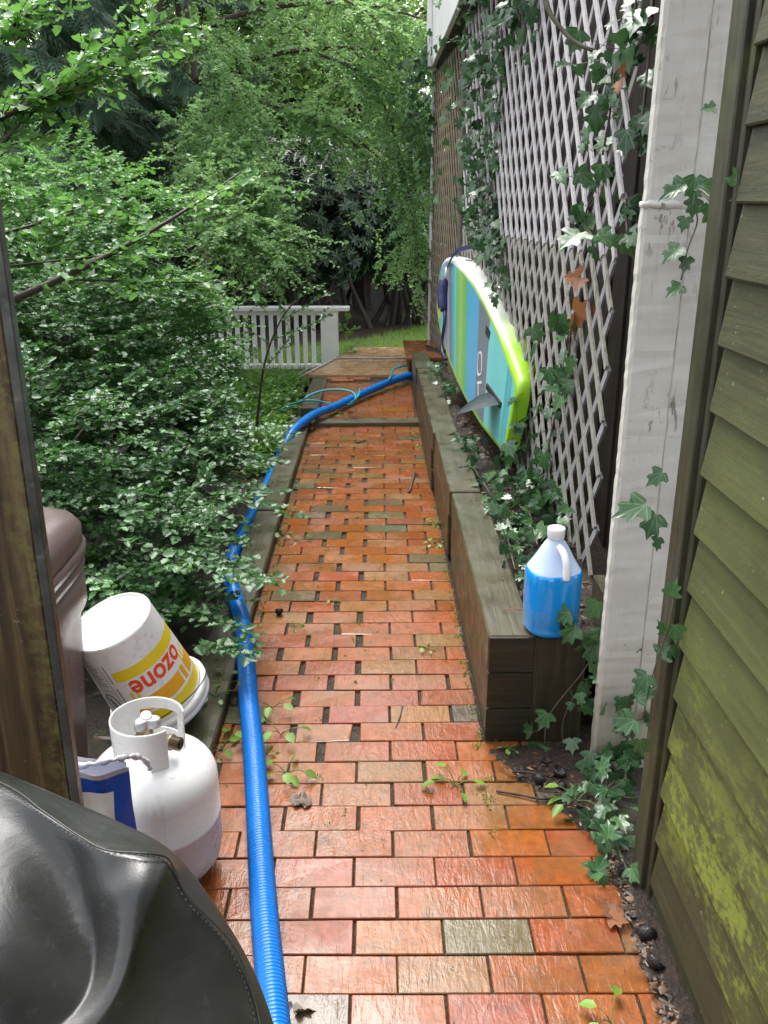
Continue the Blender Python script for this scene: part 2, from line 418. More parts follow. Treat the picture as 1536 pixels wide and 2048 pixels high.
M_white = simple('white_paint', (0.8, 0.8, 0.8), 0.45, 0.06, 6, bump=0.03, dirt=((0.45, 0.43, 0.38), 0.4))
def post_mat():
    t = NT('cracked_cream_paint'); v = t.coord(); vg = t.coord((20, 20, 2.2))
    c = t.ramp(t.noise(v, 5, 6, 0.6), [(0.3, (0.45, 0.435, 0.385)), (0.7, (0.60, 0.585, 0.53))])
    c = t.mix(t.val(t.noise(vg, 2.4, 7, 0.75), [(0.58, 0), (0.7, 0.5)]), c, (0.36, 0.31, 0.23))
    ch = t.noise(t.coord((1, 1, 0.3)), 34, 6, 0.72)
    cl_ = t.val(t.noise(t.coord((1, 1, .7)), 3.1, 3), [(.5, 0), (.6, 1)]); ck = t.noise(t.coord((1, 1, 2.6)), 17, 6, .75); c = t.mix(t.math('MULTIPLY', cl_, t.val(ck, [(.60, 0), (.635, .6)])), c, (.26, .22, .17)); c = t.mix(t.math('MULTIPLY', cl_, t.val(ch, [(0.60, 0), (0.63, 0.8)])), c, (0.13, 0.10, 0.08))
    gz = t.n('SeparateXYZ'); t.l(v, gz.inputs[0])
    low = t.val(t.math('ADD', gz.outputs['Z'], t.math('MULTIPLY', t.noise(v, 7, 4), 0.25)), [(0.1, 0.75), (0.62, 0.0)])
    c = t.mix(low, c, (0.24, 0.21, 0.12))
    t.base(c); t.rough(0.55); t.bump(t.math('ADD', t.math('MULTIPLY', ch, -0.6), t.math('MULTIPLY', t.noise(t.coord((1, 1, .25)), 40, 4, .7), .5)), 0.18, 0.01); return t.mat
M_post = post_mat()
def siding_mat():
    t = NT('mossy_clapboard'); v = t.coord(); vg = t.coord((30, 1.1, 30))
    g = t.noise(vg, 2.2, 5, 0.6, 0.3)
    c = t.ramp(g, [(0.3, (0.022, 0.023, 0.008)), (0.7, (0.060, 0.060, 0.022))])
    big = t.noise(v, 2.3, 5, 0.6)
    c = t.mix(t.val(big, [(0.5, 0), (0.7, 0.5)]), c, (0.030, 0.022, 0.014))
    sx = t.n('SeparateXYZ'); t.l(v, sx.inputs[0])
    zz = t.math('ADD', sx.outputs['Z'], t.math('MULTIPLY', t.math('SUBTRACT', t.noise(v, 3, 4), 0.5), 0.6))
    band = t.ramp(t.math('DIVIDE', zz, 1.8), [(0.0, (0, 0, 0)), (0.11, (0.15, 0.15, 0.15)), (0.2, (1, 1, 1)), (0.55, (0.9, 0.9, 0.9)), (0.74, (0.15, 0.15, 0.15)), (1, (0, 0, 0))])
    algae = t.val(t.noise(t.coord((1, .4, 1)), 4.2, 7, 0.62), [(0.32, 0.1), (0.62, 0.8)])
    c = t.mix(t.math('MULTIPLY', band, algae), c, (0.098, 0.116, 0.028))
    mossn = t.math('ADD', t.math('MULTIPLY', t.noise(t.coord((1, .30, 1)), 16, 6, 0.7), .55), t.math('MULTIPLY', t.noise(t.coord((1, .5, 1)), 75, 4, 0.7), .45))
    b2 = t.ramp(t.math('DIVIDE', zz, 1.0), [(0.12, (0, 0, 0)), (0.3, (1, 1, 1)), (0.5, (0.75, 0.75, 0.75)), (0.75, (0, 0, 0))])
    c = t.mix(t.math('MULTIPLY', b2, t.val(mossn, [(0.48, 0), (0.56, 0.85)])), c, (0.20, 0.245, 0.03))
    low = t.val(t.math('DIVIDE', zz, 1.0), [(0.02, 0.7), (0.24, 0.0)])
    c = t.mix(low, c, (0.03, 0.026, 0.012))
    gp = t.noise(t.coord((1, 1, 1)), 60, 3, 0.6)
    c = t.mix(t.val(gp, [(0.70, 0), (0.73, 0.7)]), c, (0.28, 0.30, 0.22))
    t.base(c); t.rough(0.6); t.bump(t.math('ADD', t.math('MULTIPLY', g, 0.6), mossn), 0.4, 0.006); return t.mat
M_siding = siding_mat()
M_trim = wood('dark_mossy_trim', (0.022, 0.021, 0.011), (0.06, 0.056, 0.03), 'Z', 0.5, moss=(0.085, 0.10, 0.025), moss_amt=0.2)
M_blk = simple('black_gap_shade', (0.012, 0.011, 0.009), 0.8, bump=0)  # near-black standing in for the shade inside gaps and the tank outlet
M_stain = wood('red_brown_stained_board', (0.20, 0.065, 0.025), (0.36, 0.13, 0.055), 'X', 0.22, bump=0.15)
M_deck = wood('pale_wet_deck_board', (0.30, 0.17, 0.075), (0.55, 0.36, 0.19), 'X', 0.25, wear=((0.38, 0.27, 0.17), 0.5))
M_rail = simple('white_rail_paint', (0.9, 0.9, 0.88), 0.4, 0.05, 7, bump=0.02, dirt=((0.42, 0.46, 0.30), 0.35))
def postwood():
    t = NT('brown_lichen_post'); v = t.coord((26, 26, 1.6)); v0 = t.coord()
    g = t.noise(v, 1.4, 5, 0.55, 1.4)
    c = t.ramp(g, [(0.32, (0.030, 0.018, 0.008)), (0.5, (0.080, 0.050, 0.021)), (0.68, (0.15, 0.10, 0.045))])
    sx = t.n('SeparateXYZ'); t.l(v0, sx.inputs[0])
    edge = t.ramp(t.math('ADD', sx.outputs['X'], t.math('MULTIPLY', t.math('SUBTRACT', t.noise(v0, 11, 5, .7), .5), 0.05)), [(0.018, (0, 0, 0)), (0.05, (1, 1, 1))])
    lich = t.val(t.noise(v0, 42, 6, 0.75), [(0.46, 0), (0.58, 0.8)])
    c = t.mix(t.math('MULTIPLY', edge, lich), c, (0.17, 0.155, 0.045))
    sp = t.noise(v0, 75, 3, 0.6); c = t.mix(t.val(sp, [(0.69, 0), (0.73, 0.6)]), c, (0.25, 0.23, 0.15))
    t.base(c); t.rough(0.5); t.bump(g, 0.3, 0.006); return t.mat
M_postwood = postwood()
M_metal = simple('scuffed_metal_strip', (0.12, 0.125, 0.115), 0.3, 0.5, 9, metal=0.4, bump=0.1, dirt=((.3, .3, .28), .6))

# ================================================================== GROUND, PATH, LAWN
def hgt(x, y):
    z = -0.055
    if y > 14: z += (y - 14) ** 1.2 * 0.06
    if x < -1.0: z -= min(0.25, (-1.0 - x) * 0.05)
    return z + 0.012 * math.sin(x * 3.1 + y * 1.7) + 0.010 * math.sin(x * 7.3 - y * 5.1)
xs = np.concatenate([np.linspace(-45, -8, 16), np.linspace(-7.5, 4, 60), np.linspace(5, 45, 14)])
ys = np.concatenate([np.linspace(-12, 0, 8), np.linspace(0.25, 16, 70), np.linspace(17, 90, 24)])
g_ = MB(); g_.grid([[(x, y, hgt(x, y)) for x in xs] for y in ys], smooth=True)
tag(build('ground', g_, M_forest), kind='structure')
# darker planting soil left of the path
s_ = MB(); X_ = np.linspace(-2.9, -0.60, 34); Y_ = np.linspace(0.8, 7.6, 90)
s_.grid([[(x, y, hgt(x, y) + 0.012 + 0.02 * rng.random()) for x in X_] for y in Y_], smooth=True)
tag(build('planting_bed', s_, M_soil), kind='structure')

PATH_X0, PATH_X1 = -0.505, 0.336
bcol = []
def bricks(mb, y0, y1, pitch, xl, xr, zf, seed, phase, wide=True):
    r = random.Random(seed); y = y0; i = 0
    while y < y1 - 0.02:
        d = pitch; x = xl(y) - r.random() * 0.03 - (0.1 if (i + phase) % 2 else 0.0)
        slope = r.uniform(-.006, .006)
        off = r.uniform(-.008, .008); x = -0.053 + off - 0.205 * 5 - (0.1035 if (i + phase) % 2 else 0)
        L_, R_ = xl(y + d / 2), xr(y + d / 2)
        while x < R_ - 0.012:
            ln = 0.2 + r.uniform(-.002, .002)
            gap = 0.0035 + abs(r.gauss(0, .002))
            if wide and -0.36 < x + ln < 0.03 and 2.2 < y < 5.6: gap += 0.012 + 0.010 * r.random()
            elif wide and y > 1.9 and x < 0.1: gap += 0.005 * r.random()
            a, b = max(x, L_), min(x + ln, R_ - 0.002 * r.random())
            x += 0.205
            gapw = gap
            b = min(b, a + ln + 0.005 - gapw) if a > L_ + 1e-4 else b - (gapw - .005)
            if b - a < 0.025: continue
            zz = [zf(y if q < 2 else y + d) + r.uniform(-.0010, .0010) for q in range(4)]; dz = r.uniform(-.003, .002) * (1 if wide else .3)
            ya, yb = y + 0.0010 + r.uniform(0, .0014), y + d - 0.0010 - r.uniform(0, .0014)
            bv = 0.002
            P = [(a, ya), (b, ya), (b, yb), (a, yb)]; Q = [(a + bv, ya + bv), (b - bv, ya + bv), (b - bv, yb - bv), (a + bv, yb - bv)]
            if r.random() < 0.07:   # a chipped corner
                k = r.randrange(4); cxm, cym = (a + b) / 2, (ya + yb) / 2
                Q[k] = (Q[k][0] + (0.012 if Q[k][0] < cxm else -0.012), Q[k][1] + (0.012 if Q[k][1] < cym else -0.012))
                P[k] = (P[k][0] + (0.008 if P[k][0] < cxm else -0.008), P[k][1] + (0.008 if P[k][1] < cym else -0.008))
            yy = lambda p: p[1] + slope * p[0]
            vs = [(p[0], yy(p), zz[k] + dz - .05) for k, p in enumerate(P)] + [(p[0], yy(p), zz[k] + dz - bv) for k, p in enumerate(P)] + [(q[0], yy(q), zz[k] + dz) for k, q in enumerate(Q)]
            fs = [(0,1,5,4),(1,2,6,5),(2,3,7,6),(3,0,4,7),(4,5,9,8),(5,6,10,9),(6,7,11,10),(7,4,8,11),(8,9,10,11)]
            mb.add(vs, fs)
            u = r.random()
            if u < 0.09: c = (0.125 + r.uniform(-.03, .03), 0.098 + r.uniform(-.02, .02), 0.056)
            elif u < 0.30: c = (0.235 + r.uniform(-.03, .03), 0.098 + r.uniform(-.02, .02), 0.036)
            else:
                k = r.uniform(.84, 1.08); c = (0.275 * k, (0.078 + r.uniform(-.012, .012)) * k, (0.022 + r.uniform(-.008, .009)) * k)
            bcol.extend([(*c, 1)] * 12)
        y += d; i += 1
pm = MB()
bricks(pm, 1.8397 - 0.1035 * 9, 6.44, 0.1035, lambda y: PATH_X0 + .004 if y > 2.15 else -0.95, lambda y: PATH_X1 - .004 if y > 2.32 else 0.66, lambda y: 0.0, 5, 0)
tag(build('brick_path', pm, M_brick, attrs={'col': bcol}), kind='structure')
bcol = []; pm = MB()
ramp = lambda y: 0.02 + max(0, (y - 6.62)) * 0.085
bricks(pm, 6.60, 7.62, 0.1035, lambda y: -0.445, lambda y: 0.30, ramp, 8, 1, False)
# the lifted row of bricks next to the deck
for (xa, ya, rz) in ((-0.36, 7.78, 0.02), (-0.15, 7.76, -0.05), (-0.3, 7.69, 0.12)):
    q = Matrix.Rotation(rz, 4, 'Z'); b0 = len(pm.v)
    pm.box((-.1, -.045, -.05), (.1, .045, 0.0), bev=.004)
    for k in range(b0, len(pm.v)):
        v = q @ Vector(pm.v[k]); pm.v[k] = (v.x + xa, v.y + ya, v.z + 0.125)
    bcol.extend([(.42, .14, .07, 1)] * (len(pm.v) - b0))
tag(build('upper_path', pm, M_brick, attrs={'col': bcol}), kind='structure')
jb = MB()
jb.grid([[(x, y, -0.011 + 0.006 * rng.random()) for x in np.linspace(-0.97, 0.70, 60)] for y in np.linspace(0.7, 2.45, 60)])
jb.grid([[(x, y, -0.014 + 0.006 * rng.random()) for x in np.linspace(-0.51, 0.345, 40)] for y in np.linspace(2.45, 6.5, 130)])
jb.grid([[(x, y, ramp(y) - 0.005 + 0.003 * rng.random()) for x in np.linspace(-0.46, 0.33, 40)] for y in np.linspace(6.5, 7.9, 50)])
tag(build('path_bed', jb, M_joint), kind='structure')
# lawn behind the railing
lawn_poly = [(-4.2, 7.9), (-0.75, 8.0), (0.3, 8.75), (3.2, 9.4), (3.2, 13.6), (0.75, 12.35), (-0.25, 10.9), (-1.4, 10.2), (-4.2, 9.9)]
lm = MB(); lm.add([(x, y, -0.012) for x, y in lawn_poly], [tuple(range(len(lawn_poly)))])
tag(build('lawn', lm, M_lawn), kind='structure')
def inpoly(x, y, P):
    c = False; j = len(P) - 1
    for i in range(len(P)):
        if (P[i][1] > y) != (P[j][1] > y) and x < (P[j][0] - P[i][0]) * (y - P[i][1]) / (P[j][1] - P[i][1]) + P[i][0]: c = not c
        j = i
    return c
M_grass = leafmat('lawn_grass', (0.07, 0.14, 0.02), (0.22, 0.36, 0.06), 0.35, 0.45, 0.3)
gr = np.random.default_rng(3); V = []; T = []; C = []
for _ in range(42000):
    x, y = gr.uniform(-4.2, 3.2), gr.uniform(7.9, 13.6)
    if not inpoly(x, y, lawn_poly): continue
    h = gr.uniform(.035, .075); a = gr.uniform(0, 6.28); lx, ly = gr.normal(0, .02, 2); k = len(V); wd = .005
    V += [(x - wd * math.cos(a), y - wd * math.sin(a), -.015), (x + wd * math.cos(a), y + wd * math.sin(a), -.015), (x + lx, y + ly, h - .01)]
    T.append((k, k + 1, k + 2)); C += [gr.random()] * 3
tag(np_mesh('lawn_grass', V, T, M_grass, None, C), kind='stuff')

# ================================================================== EDGING TIMBERS
def timber(name, lo, hi, mat, label, cat, group=None, rz=0.0, bev=.006):
    c = Vector(((lo[0] + hi[0]) / 2, (lo[1] + hi[1]) / 2, lo[2]))
    m = MB(); m.box(tuple(Vector(lo) - c), tuple(Vector(hi) - c), bev=bev)
    o = build(name, m, mat); o.location = c; o.rotation_euler = (0, 0, rz)
    return tag(o, label, cat, group)
timber('edging_timber', (-0.640, 2.13, -0.09), (-0.507, 4.42, 0.045), M_timber, 'long greenish timber kerb left of the brick path, under the tilted bucket', 'timber', 'timbers edging the brick path', 0.004)
timber('edging_timber', (-0.640, 4.425, -0.09), (-0.507, 6.56, 0.052), M_timber, 'greenish timber kerb left of the path, ending under the bend of the blue hose', 'timber', 'timbers edging the brick path', -0.003)
timber('edging_timber', (-0.575, 6.565, -0.06), (-0.448, 7.84, 0.125), M_timber, 'short raised timber kerb running from the hose bend up to the wooden deck', 'timber', 'timbers edging the brick path', -0.01)
timber('step_timber', (-0.500, 6.46, -0.06), (0.330, 6.60, 0.035), M_timberX, 'narrow timber laid across the brick path as a low step', 'timber', None, 0.012)

# ================================================================== RETAINING WALL (right of the path)
rw = thing('retaining_wall', 'low wall of stacked treated timbers along the right of the brick path', 'wall', (0.41, 2.36, 0))
segs = [(2.36, 3.74, 0.336, .370), (3.745, 4.82, 0.328, .376), (4.825, 6.86, 0.320, .372), (6.865, 7.62, 0.306, .378)]
for k, (a, b, x0, zt) in enumerate(segs):
    for c in range(3):
        z0 = zt - .123 * (c + 1); xo = x0 + (0.0 if c == 0 else rng.uniform(-.004, .008)); sh = rng.uniform(-.0, .12) if c and k else 0
        m = MB(); m.box((xo, a + (sh if c else 0), z0 + .0025), (xo + .142, b + (sh if k < 3 else 0) - .003, z0 + .121), bev=.005)
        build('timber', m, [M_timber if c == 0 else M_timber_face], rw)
m = MB(); m.box((0.337, 2.352, .004), (0.477, 2.358, .118)); m.box((0.338, 2.352, .126), (0.476, 2.358, .243)); m.box((0.339, 2.352, .250), (0.476, 2.358, .364))
e = build('timber_ends', m, M_end, rw); e['label'] = 'black wet end grain of the three stacked timbers'
m = MB(); m.box((0.484, 2.350, -.05), (0.634, 2.40, .365), bev=.004); m.box((0.4775, 2.3525, .0), (0.4835, 2.37, .366))
build('end_post', m, M_endpost, rw)
# planter soil behind the wall
ps = MB()
ps.grid([[(x, y, 0.285 + 0.03 * math.sin(y * 5 + x * 9) + 0.018 * rng.random()) for x in np.linspace(0.46, 1.0, 20)] for y in np.linspace(2.39, 9.0, 90)], smooth=True)
tag(build('planter_soil', ps, M_soil), kind='structure')

# ================================================================== LATTICE SCREEN
def LX(y): return 0.79 - 0.04 * (y - 3.0)
LD = Vector((-0.04, 1, 0)).normalized(); LN = Vector((-1, -0.04, 0)).normalized()
def lattice(parent, ya, yb, za, zb, mats, pitch=0.151, wd=0.029, slope=1.28, warp=0.0, seed=1, names=('front_slats', 'back_slats')):
    r = random.Random(seed); P0 = Vector((LX(ya), ya, 0)); Ln = (yb - ya) / LD.y
    for layer, nm in enumerate(names):
        m = MB(); sgn = 1 if layer == 0 else -1      # front slats lean so that they fall towards the viewer's right
        k = -int((zb - za) / pitch) - 2
        while k * pitch < Ln + (zb - za) / slope + pitch:
            s0 = k * pitch + r.uniform(-.003, .003); k += 1
            # slat centre line: s = s0 + sgn*(z - za), clipped to the panel
            pts = []
            if sgn > 0: lo_, hi_ = max(0, -s0 * slope), min(zb - za, (Ln - s0) * slope)
            else:
                lo_, hi_ = max(0, (s0 - Ln) * slope), min(zb - za, s0 * slope)
            if hi_ - lo_ < 0.05: continue
            n = max(2, int((hi_ - lo_) / 0.3)); off = 0.009 if layer == 0 else -0.0005
            rows = []
            for q in range(n + 1):
                h = lo_ + (hi_ - lo_) * q / n; s = s0 + sgn * h / slope
                bow = warp * math.sin(h * 2.1 + seed) * max(0, 1 - s / 1.2)
                c = P0 + LD * s + Vector((0, 0, za + h)) + LN * (off + bow + 0.0018 * math.sin(h * 9 + k))
                wv = (LD * slope + Vector((0, 0, -sgn * 1.0))).normalized() * (wd / 2)
                t_ = LN * 0.0042
                rows.append([c - wv - t_, c + wv - t_, c + wv + t_, c - wv + t_])
            b = len(m.v); vs = [p for row in rows for p in row]; fs = []
            for q in range(n):
                for e in range(4):
                    e2 = (e + 1) % 4; fs.append((q * 4 + e, q * 4 + e2, q * 4 + 4 + e2, q * 4 + 4 + e))
            fs += [(3, 2, 1, 0), (n * 4, n * 4 + 1, n * 4 + 2, n * 4 + 3)]
            m.add(vs, fs)
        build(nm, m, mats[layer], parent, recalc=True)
def lat_panel(ya, yb, za, zb, mats, label, **kw):
    o = thing('lattice_panel', label, 'lattice', (LX((ya + yb) / 2), (ya + yb) / 2, za), 'lattice panels under the deck')
    lattice(o, ya, yb, za, zb, mats, **kw); return o
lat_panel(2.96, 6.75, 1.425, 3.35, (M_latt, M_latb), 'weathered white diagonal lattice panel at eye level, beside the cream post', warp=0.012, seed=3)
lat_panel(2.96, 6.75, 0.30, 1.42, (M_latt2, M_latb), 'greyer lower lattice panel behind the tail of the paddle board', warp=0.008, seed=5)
lat_panel(6.98, 8.97, 0.24, 2.70, (M_latt3, M_brownplank), 'brownish lattice panel at the far end, by the white corner post', seed=7)  # dark plank brown on the back slats: their shade put into colour
m = MB(); m.box((-.02, -.10, 0), (.03, .10, 2.75), bev=.004)
for q in range(len(m.v)): m.v[q] = tuple(Vector(m.v[q]) + Vector((LX(6.87), 6.87, 0.05)))
fp = build('fence_batten', m, wood('grey_brown_batten', (0.07, 0.055, 0.045), (0.17, 0.14, 0.11), 'Z', 0.6)); tag(fp, 'narrow grey brown upright board joining the tan and the white lattice', 'board')
# dark plank wall behind the lattice
pw = thing('plank_wall', 'dark brown upright plank wall seen through the lattice', 'wall', (1.0, 5.5, 0))
m = MB(); y = 2.35; k = 0
while y < 9.0:
    wdt = 0.19; x = LX(y) + 0.13 + rng.uniform(0, .012)
    m.box((x, y, -0.05), (x + .03, y + wdt - .006, 3.4), bev=.003); y += wdt; k += 1
build('planks', m, M_brownplank, pw)
m = MB(); m.box((0.80, 2.60, 0.0), (0.93, 2.70, 3.4), bev=.004); build('upright', m, M_brownplank, pw)
m = MB(); m.box((0.705, 2.44, .20), (0.745, 2.62, .455), bev=.004, rot=None)
build('stub_block', m, M_endpost, pw)
# white house corner above and beyond the lattice
hc = thing('house_wall', 'bright white house corner with a thin corner post beyond the lattice', 'house', (0.55, 9.0, 0))
m = MB(); m.box((0.525, 8.98, -0.05), (0.60, 9.06, 2.78), bev=.004); build('corner_post', m, M_white, hc)
m = MB(); m.box((0.508, 4.4, 2.76), (0.545, 9.02, 4.2), bev=.004); m.box((0.470, 8.80, 2.76), (0.506, 9.02, 4.2), bev=.003); build('fascia', m, M_white, hc)
m = MB(); m.box((0.547, 4.4, 2.76), (0.64, 9.0, 2.79)); build('soffit', m, M_brownplank, hc)
# cream square post
cp = thing('cream_post', 'tall cracked cream painted post between lattice and mossy siding', 'post', (0.72, 2.26, 0))
m = MB()
def colprism(z0, z1, xw, nz=18):
    rows = []; prof = [(0.640 - xw, 2.228), (0.638 - xw, 2.192), (0.646 - xw, 2.185), (0.742, 2.185), (0.745, 2.189), (0.748, 2.185), (0.84, 2.185), (0.84, 2.228)]
    for q in range(nz + 1):
        z = z0 + (z1 - z0) * q / nz
        e_ = rng.uniform(-.0008, .0008); rows.append([(x + (e_ if k_ < 3 else 0) + rng.uniform(-.001, .001), y + rng.uniform(-.001, .001), z) for k_, (x, y) in enumerate(prof)])
    m.grid(rows, smooth=False)
colprism(-0.05, 1.60, 0.004, 90); colprism(1.585, 3.4, 0.0, 80)
build('shaft', m, M_post, cp, recalc=True)
m = MB(); rows = []
xr_ = [(0.636, 2.228), (0.636, 2.186)] + [(0.645 + .012 * q, 2.1838) for q in range(9)]
for z, e in ((1.586, 0.0), (1.590, .004), (1.598, .0045), (1.604, .0)):
    rows.append([(x - (e if q < 2 else 0) + rng.uniform(-.0015, .0015), y - e * (1 if q < 8 else .4) + rng.uniform(-.0015, .0015), z + rng.uniform(-.003, .003)) for q, (x, y) in enumerate(xr_)])
m.grid(rows); build('paint_ridge', m, M_post, cp)

# ================================================================== MOSSY SIDING (right edge)
sw = thing('siding_wall', 'mossy green clapboard wall filling the right edge', 'wall', (0.66, 0.6, 0))
m = MB(); z = -0.06; k = 0
while z < 3.3:
    ya, yb = -1.6, 1.665; n = 30; rows = [[], [], [], []]
    for q in range(n + 1):
        y = ya + (yb - ya) * q / n; wob = 0.0015 * math.sin(y * 3 + k * 2.1); yy = y
        rows[0].append((0.662, yy, z + .132 + wob)); rows[1].append((0.646 + wob, yy, z + .004 + wob)); rows[2].append((0.648 + wob, yy, z + wob)); rows[3].append((0.672, yy, z + wob))
    m.grid(rows, smooth=False)
    m.add([rows[0][-1], rows[1][-1], rows[2][-1], rows[3][-1], (0.69, yb, z + .13)], [(0, 1, 2, 3, 4)])
    z += 0.1275; k += 1
build('clapboards', m, M_siding, sw, recalc=False)
m = MB(); m.box((0.675, -1.6, -.06), (0.75, 1.72, 3.3)); build('backing', m, M_blk, sw)
m = MB(); m.box((0.638, 1.70, -.06), (0.672, 1.775, 3.3), bev=.003); m.box((0.6505, 1.676, -.06), (0.672, 1.699, 3.3), bev=.003); m.box((0.6725, 1.74, -.06), (0.84, 1.775, 3.3), bev=.003)
build('corner_board', m, M_trim, sw)

# ================================================================== DECK, STEP BOX, RAILING at the far end
dk = thing('deck_platform', 'low weathered wooden deck at the far end of the brick path', 'deck', (-0.1, 8.5, 0.05))
dpoly = lambda t: (-0.66 + (t - 7.80) / 1.5 * 0.42)
y = 7.80; 
m = MB()
while y < 9.25:
    x0 = dpoly(y + .07); m.box((x0, y, .115), (0.46, y + .138, .150), bev=.004); y += .142
build('deck_boards', m, M_deck, dk)
m = MB(); m.box((-0.60, 7.815, -.05), (0.46, 7.85, .113)); build('rim_joist', m, M_endpost, dk)
bx = thing('step_box', 'reddish brown stained wooden step at the far end of the timber wall', 'step', (0.42, 8.2, 0))
m = MB(); m.box((0.262, 7.70, .285), (0.58, 8.72, .315), bev=.004); build('tread', m, M_stain, bx)
m = MB(); m.box((0.29, 7.735, -.02), (0.56, 8.70, .283)); build('base', m, M_brownplank, bx)
def railing():
    o = thing('railing', 'short white painted wooden railing by the deck', 'railing', (-1.1, 9.0, 0))
    Y0 = 9.0; zb = -0.04
    m = MB(); m.box((-2.25, Y0 - .085, .575), (-0.27, Y0 + .085, .612), bev=.005); m.box((-2.22, Y0 - .03, .530), (-0.385, Y0 + .03, .5745), bev=.003); build('top_rail', m, M_rail, o)
    m = MB(); m.box((-2.22, Y0 - .03, zb + .02), (-0.562, Y0 + .03, zb + .075), bev=.003); build('bottom_rail', m, M_rail, o)
    m = MB(); m.box((-0.560, Y0 - .085, -.06), (-0.390, Y0 + .085, .5285), bev=.005); build('post', m, M_rail, o)
    m = MB(); m.box((-2.23, Y0 - .07, -.06), (-2.16, Y0 + .07, .5285), bev=.005); build('post', m, M_rail, o)
    x = -0.64
    while x > -2.12:
        m = MB(); m.box((x - .0215, Y0 - .02, zb + .0755), (x + .0215, Y0 + .02, .5295), bev=.003); build('baluster', m, M_rail, o); x -= .0855
railing()
# ================================================================== LEFT POST
lp = thing('brown_post', 'brown lichen spotted wooden post with a metal edge strip at the left edge', 'post', (-0.63, 1.42, 0))
m = MB(); m.box((-0.76, 1.35, -.06), (-0.5655, 1.385, 3.2), bev=.004); build('shaft', m, M_postwood, lp)
m = MB(); m.box((-0.5650, 1.346, -.06), (-0.549, 1.366, 3.2), bev=.002); build('metal_strip', m, M_metal, lp)
# ================================================================== PADDLE BOARD
def BX(d, z): return 0.619 - 0.085 * (d - 4.14) + 0.11 * (z - 0.4)
BN = Vector((1, 0.085, -0.11)).normalized()
def bpt(px, py, off=0.0):
    """photo position -> point on the board's lower face"""
    p = at(px, py, d=5.0); v = p - Vector((0, 0, H))
    # X = .619-.085(d-4.14)+.11(z-.4)
    t = (0.619 + 0.085 * 4.14 + 0.11 * (H - 0.4)) / (v.x + 0.085 * v.y - 0.11 * v.z)
    return Vector((0, 0, H)) + v * t - BN * off
AXD = Vector((2.75, 0.44)).normalized(); AXN = Vector((-AXD.y, AXD.x)); TAIL = Vector((4.10, 0.608)); BL = 2.78
def bloc(s, wv):
    p = TAIL + AXD * s + AXN * wv
    return Vector((BX(p.x, p.y), p.x, p.y))
sb = thing('paddle_board', 'paddle board with blue and green stripes leaning on its edge against the lattice', 'paddle board', (0.55, 5.0, 0.33))
WT = [(0, .150), (.02, .185), (.06, .205), (.25, .238), (.6, .292), (1.0, .325), (1.4, .34), (1.8, .333), (2.2, .30), (2.45, .258), (2.6, .215), (2.7, .165), (2.755, .105), (2.775, .05), (2.78, .012)]
ws = [a for a, b in WT]; wv_ = [b for a, b in WT]
def halfw(s): return float(np.interp(s, ws, wv_))
def thick(s): return 0.15 * min(1, 0.45 + s / .5) * min(1, 0.5 + (BL - s) / .5)
mb = MB(); Q = []; RF = []; SS = []; S0 = []
Sst = list(np.concatenate([np.linspace(0, .1, 5), np.linspace(.16, 2.5, 60), np.linspace(2.53, 2.78, 14)]))
NI = 26; NR = 10
rows = []
for s in Sst:
    hw, th = halfw(s), thick(s); row = []; inset = min(hw * .9, 0.035)
    roc = 0.012 * max(0, (s - 2.1) / .68) ** 2
    prof = []
    for k in range(NI + 1):
        wv = -(hw - inset) + 2 * (hw - inset) * k / NI; prof.append((wv, 0.0, 0.0 if 0 < k < NI else 0.1))
    for k in range(1, NR + 1):
        a = math.pi * k / NR; prof.append((hw - inset + inset * math.sin(a), th / 2 - th / 2 * math.cos(a), 1.0))
    for k in range(1, 4): prof.append(((hw - inset) * (1 - 2 * k / 4), th, 1.0))
    for k in range(0, NR): 
        a = math.pi * k / NR; prof.append((-(hw - inset) - inset * math.sin(a), th / 2 + th / 2 * math.cos(a), 1.0))
    for wv, off, rf in prof:
        p = bloc(s, wv) + BN * (off + roc); row.append(p)
        d, z = p.y, p.z; Q.append((d + 1.438 * (z - .7)) / (1 + .384 * (z - .7)))
        lim = max(0, min(1, (1.9 - s) / 1.2)) if wv > 0 else 1.0
        RF.append(rf); S0.append(s); SS.append(s if wv > 0 or off > 0 else max(0, s - 1.1))
    row.append(row[0]); Q.append(Q[-len(prof)]); RF.append(RF[-len(prof)]); S0.append(s); SS.append(SS[-len(prof)])
    rows.append(row)
mb.grid(rows); nrow = len(rows[0])
mb.f.append(list(range(nrow - 1))[::-1]); mb.m.append(0); mb.sm.append(False)
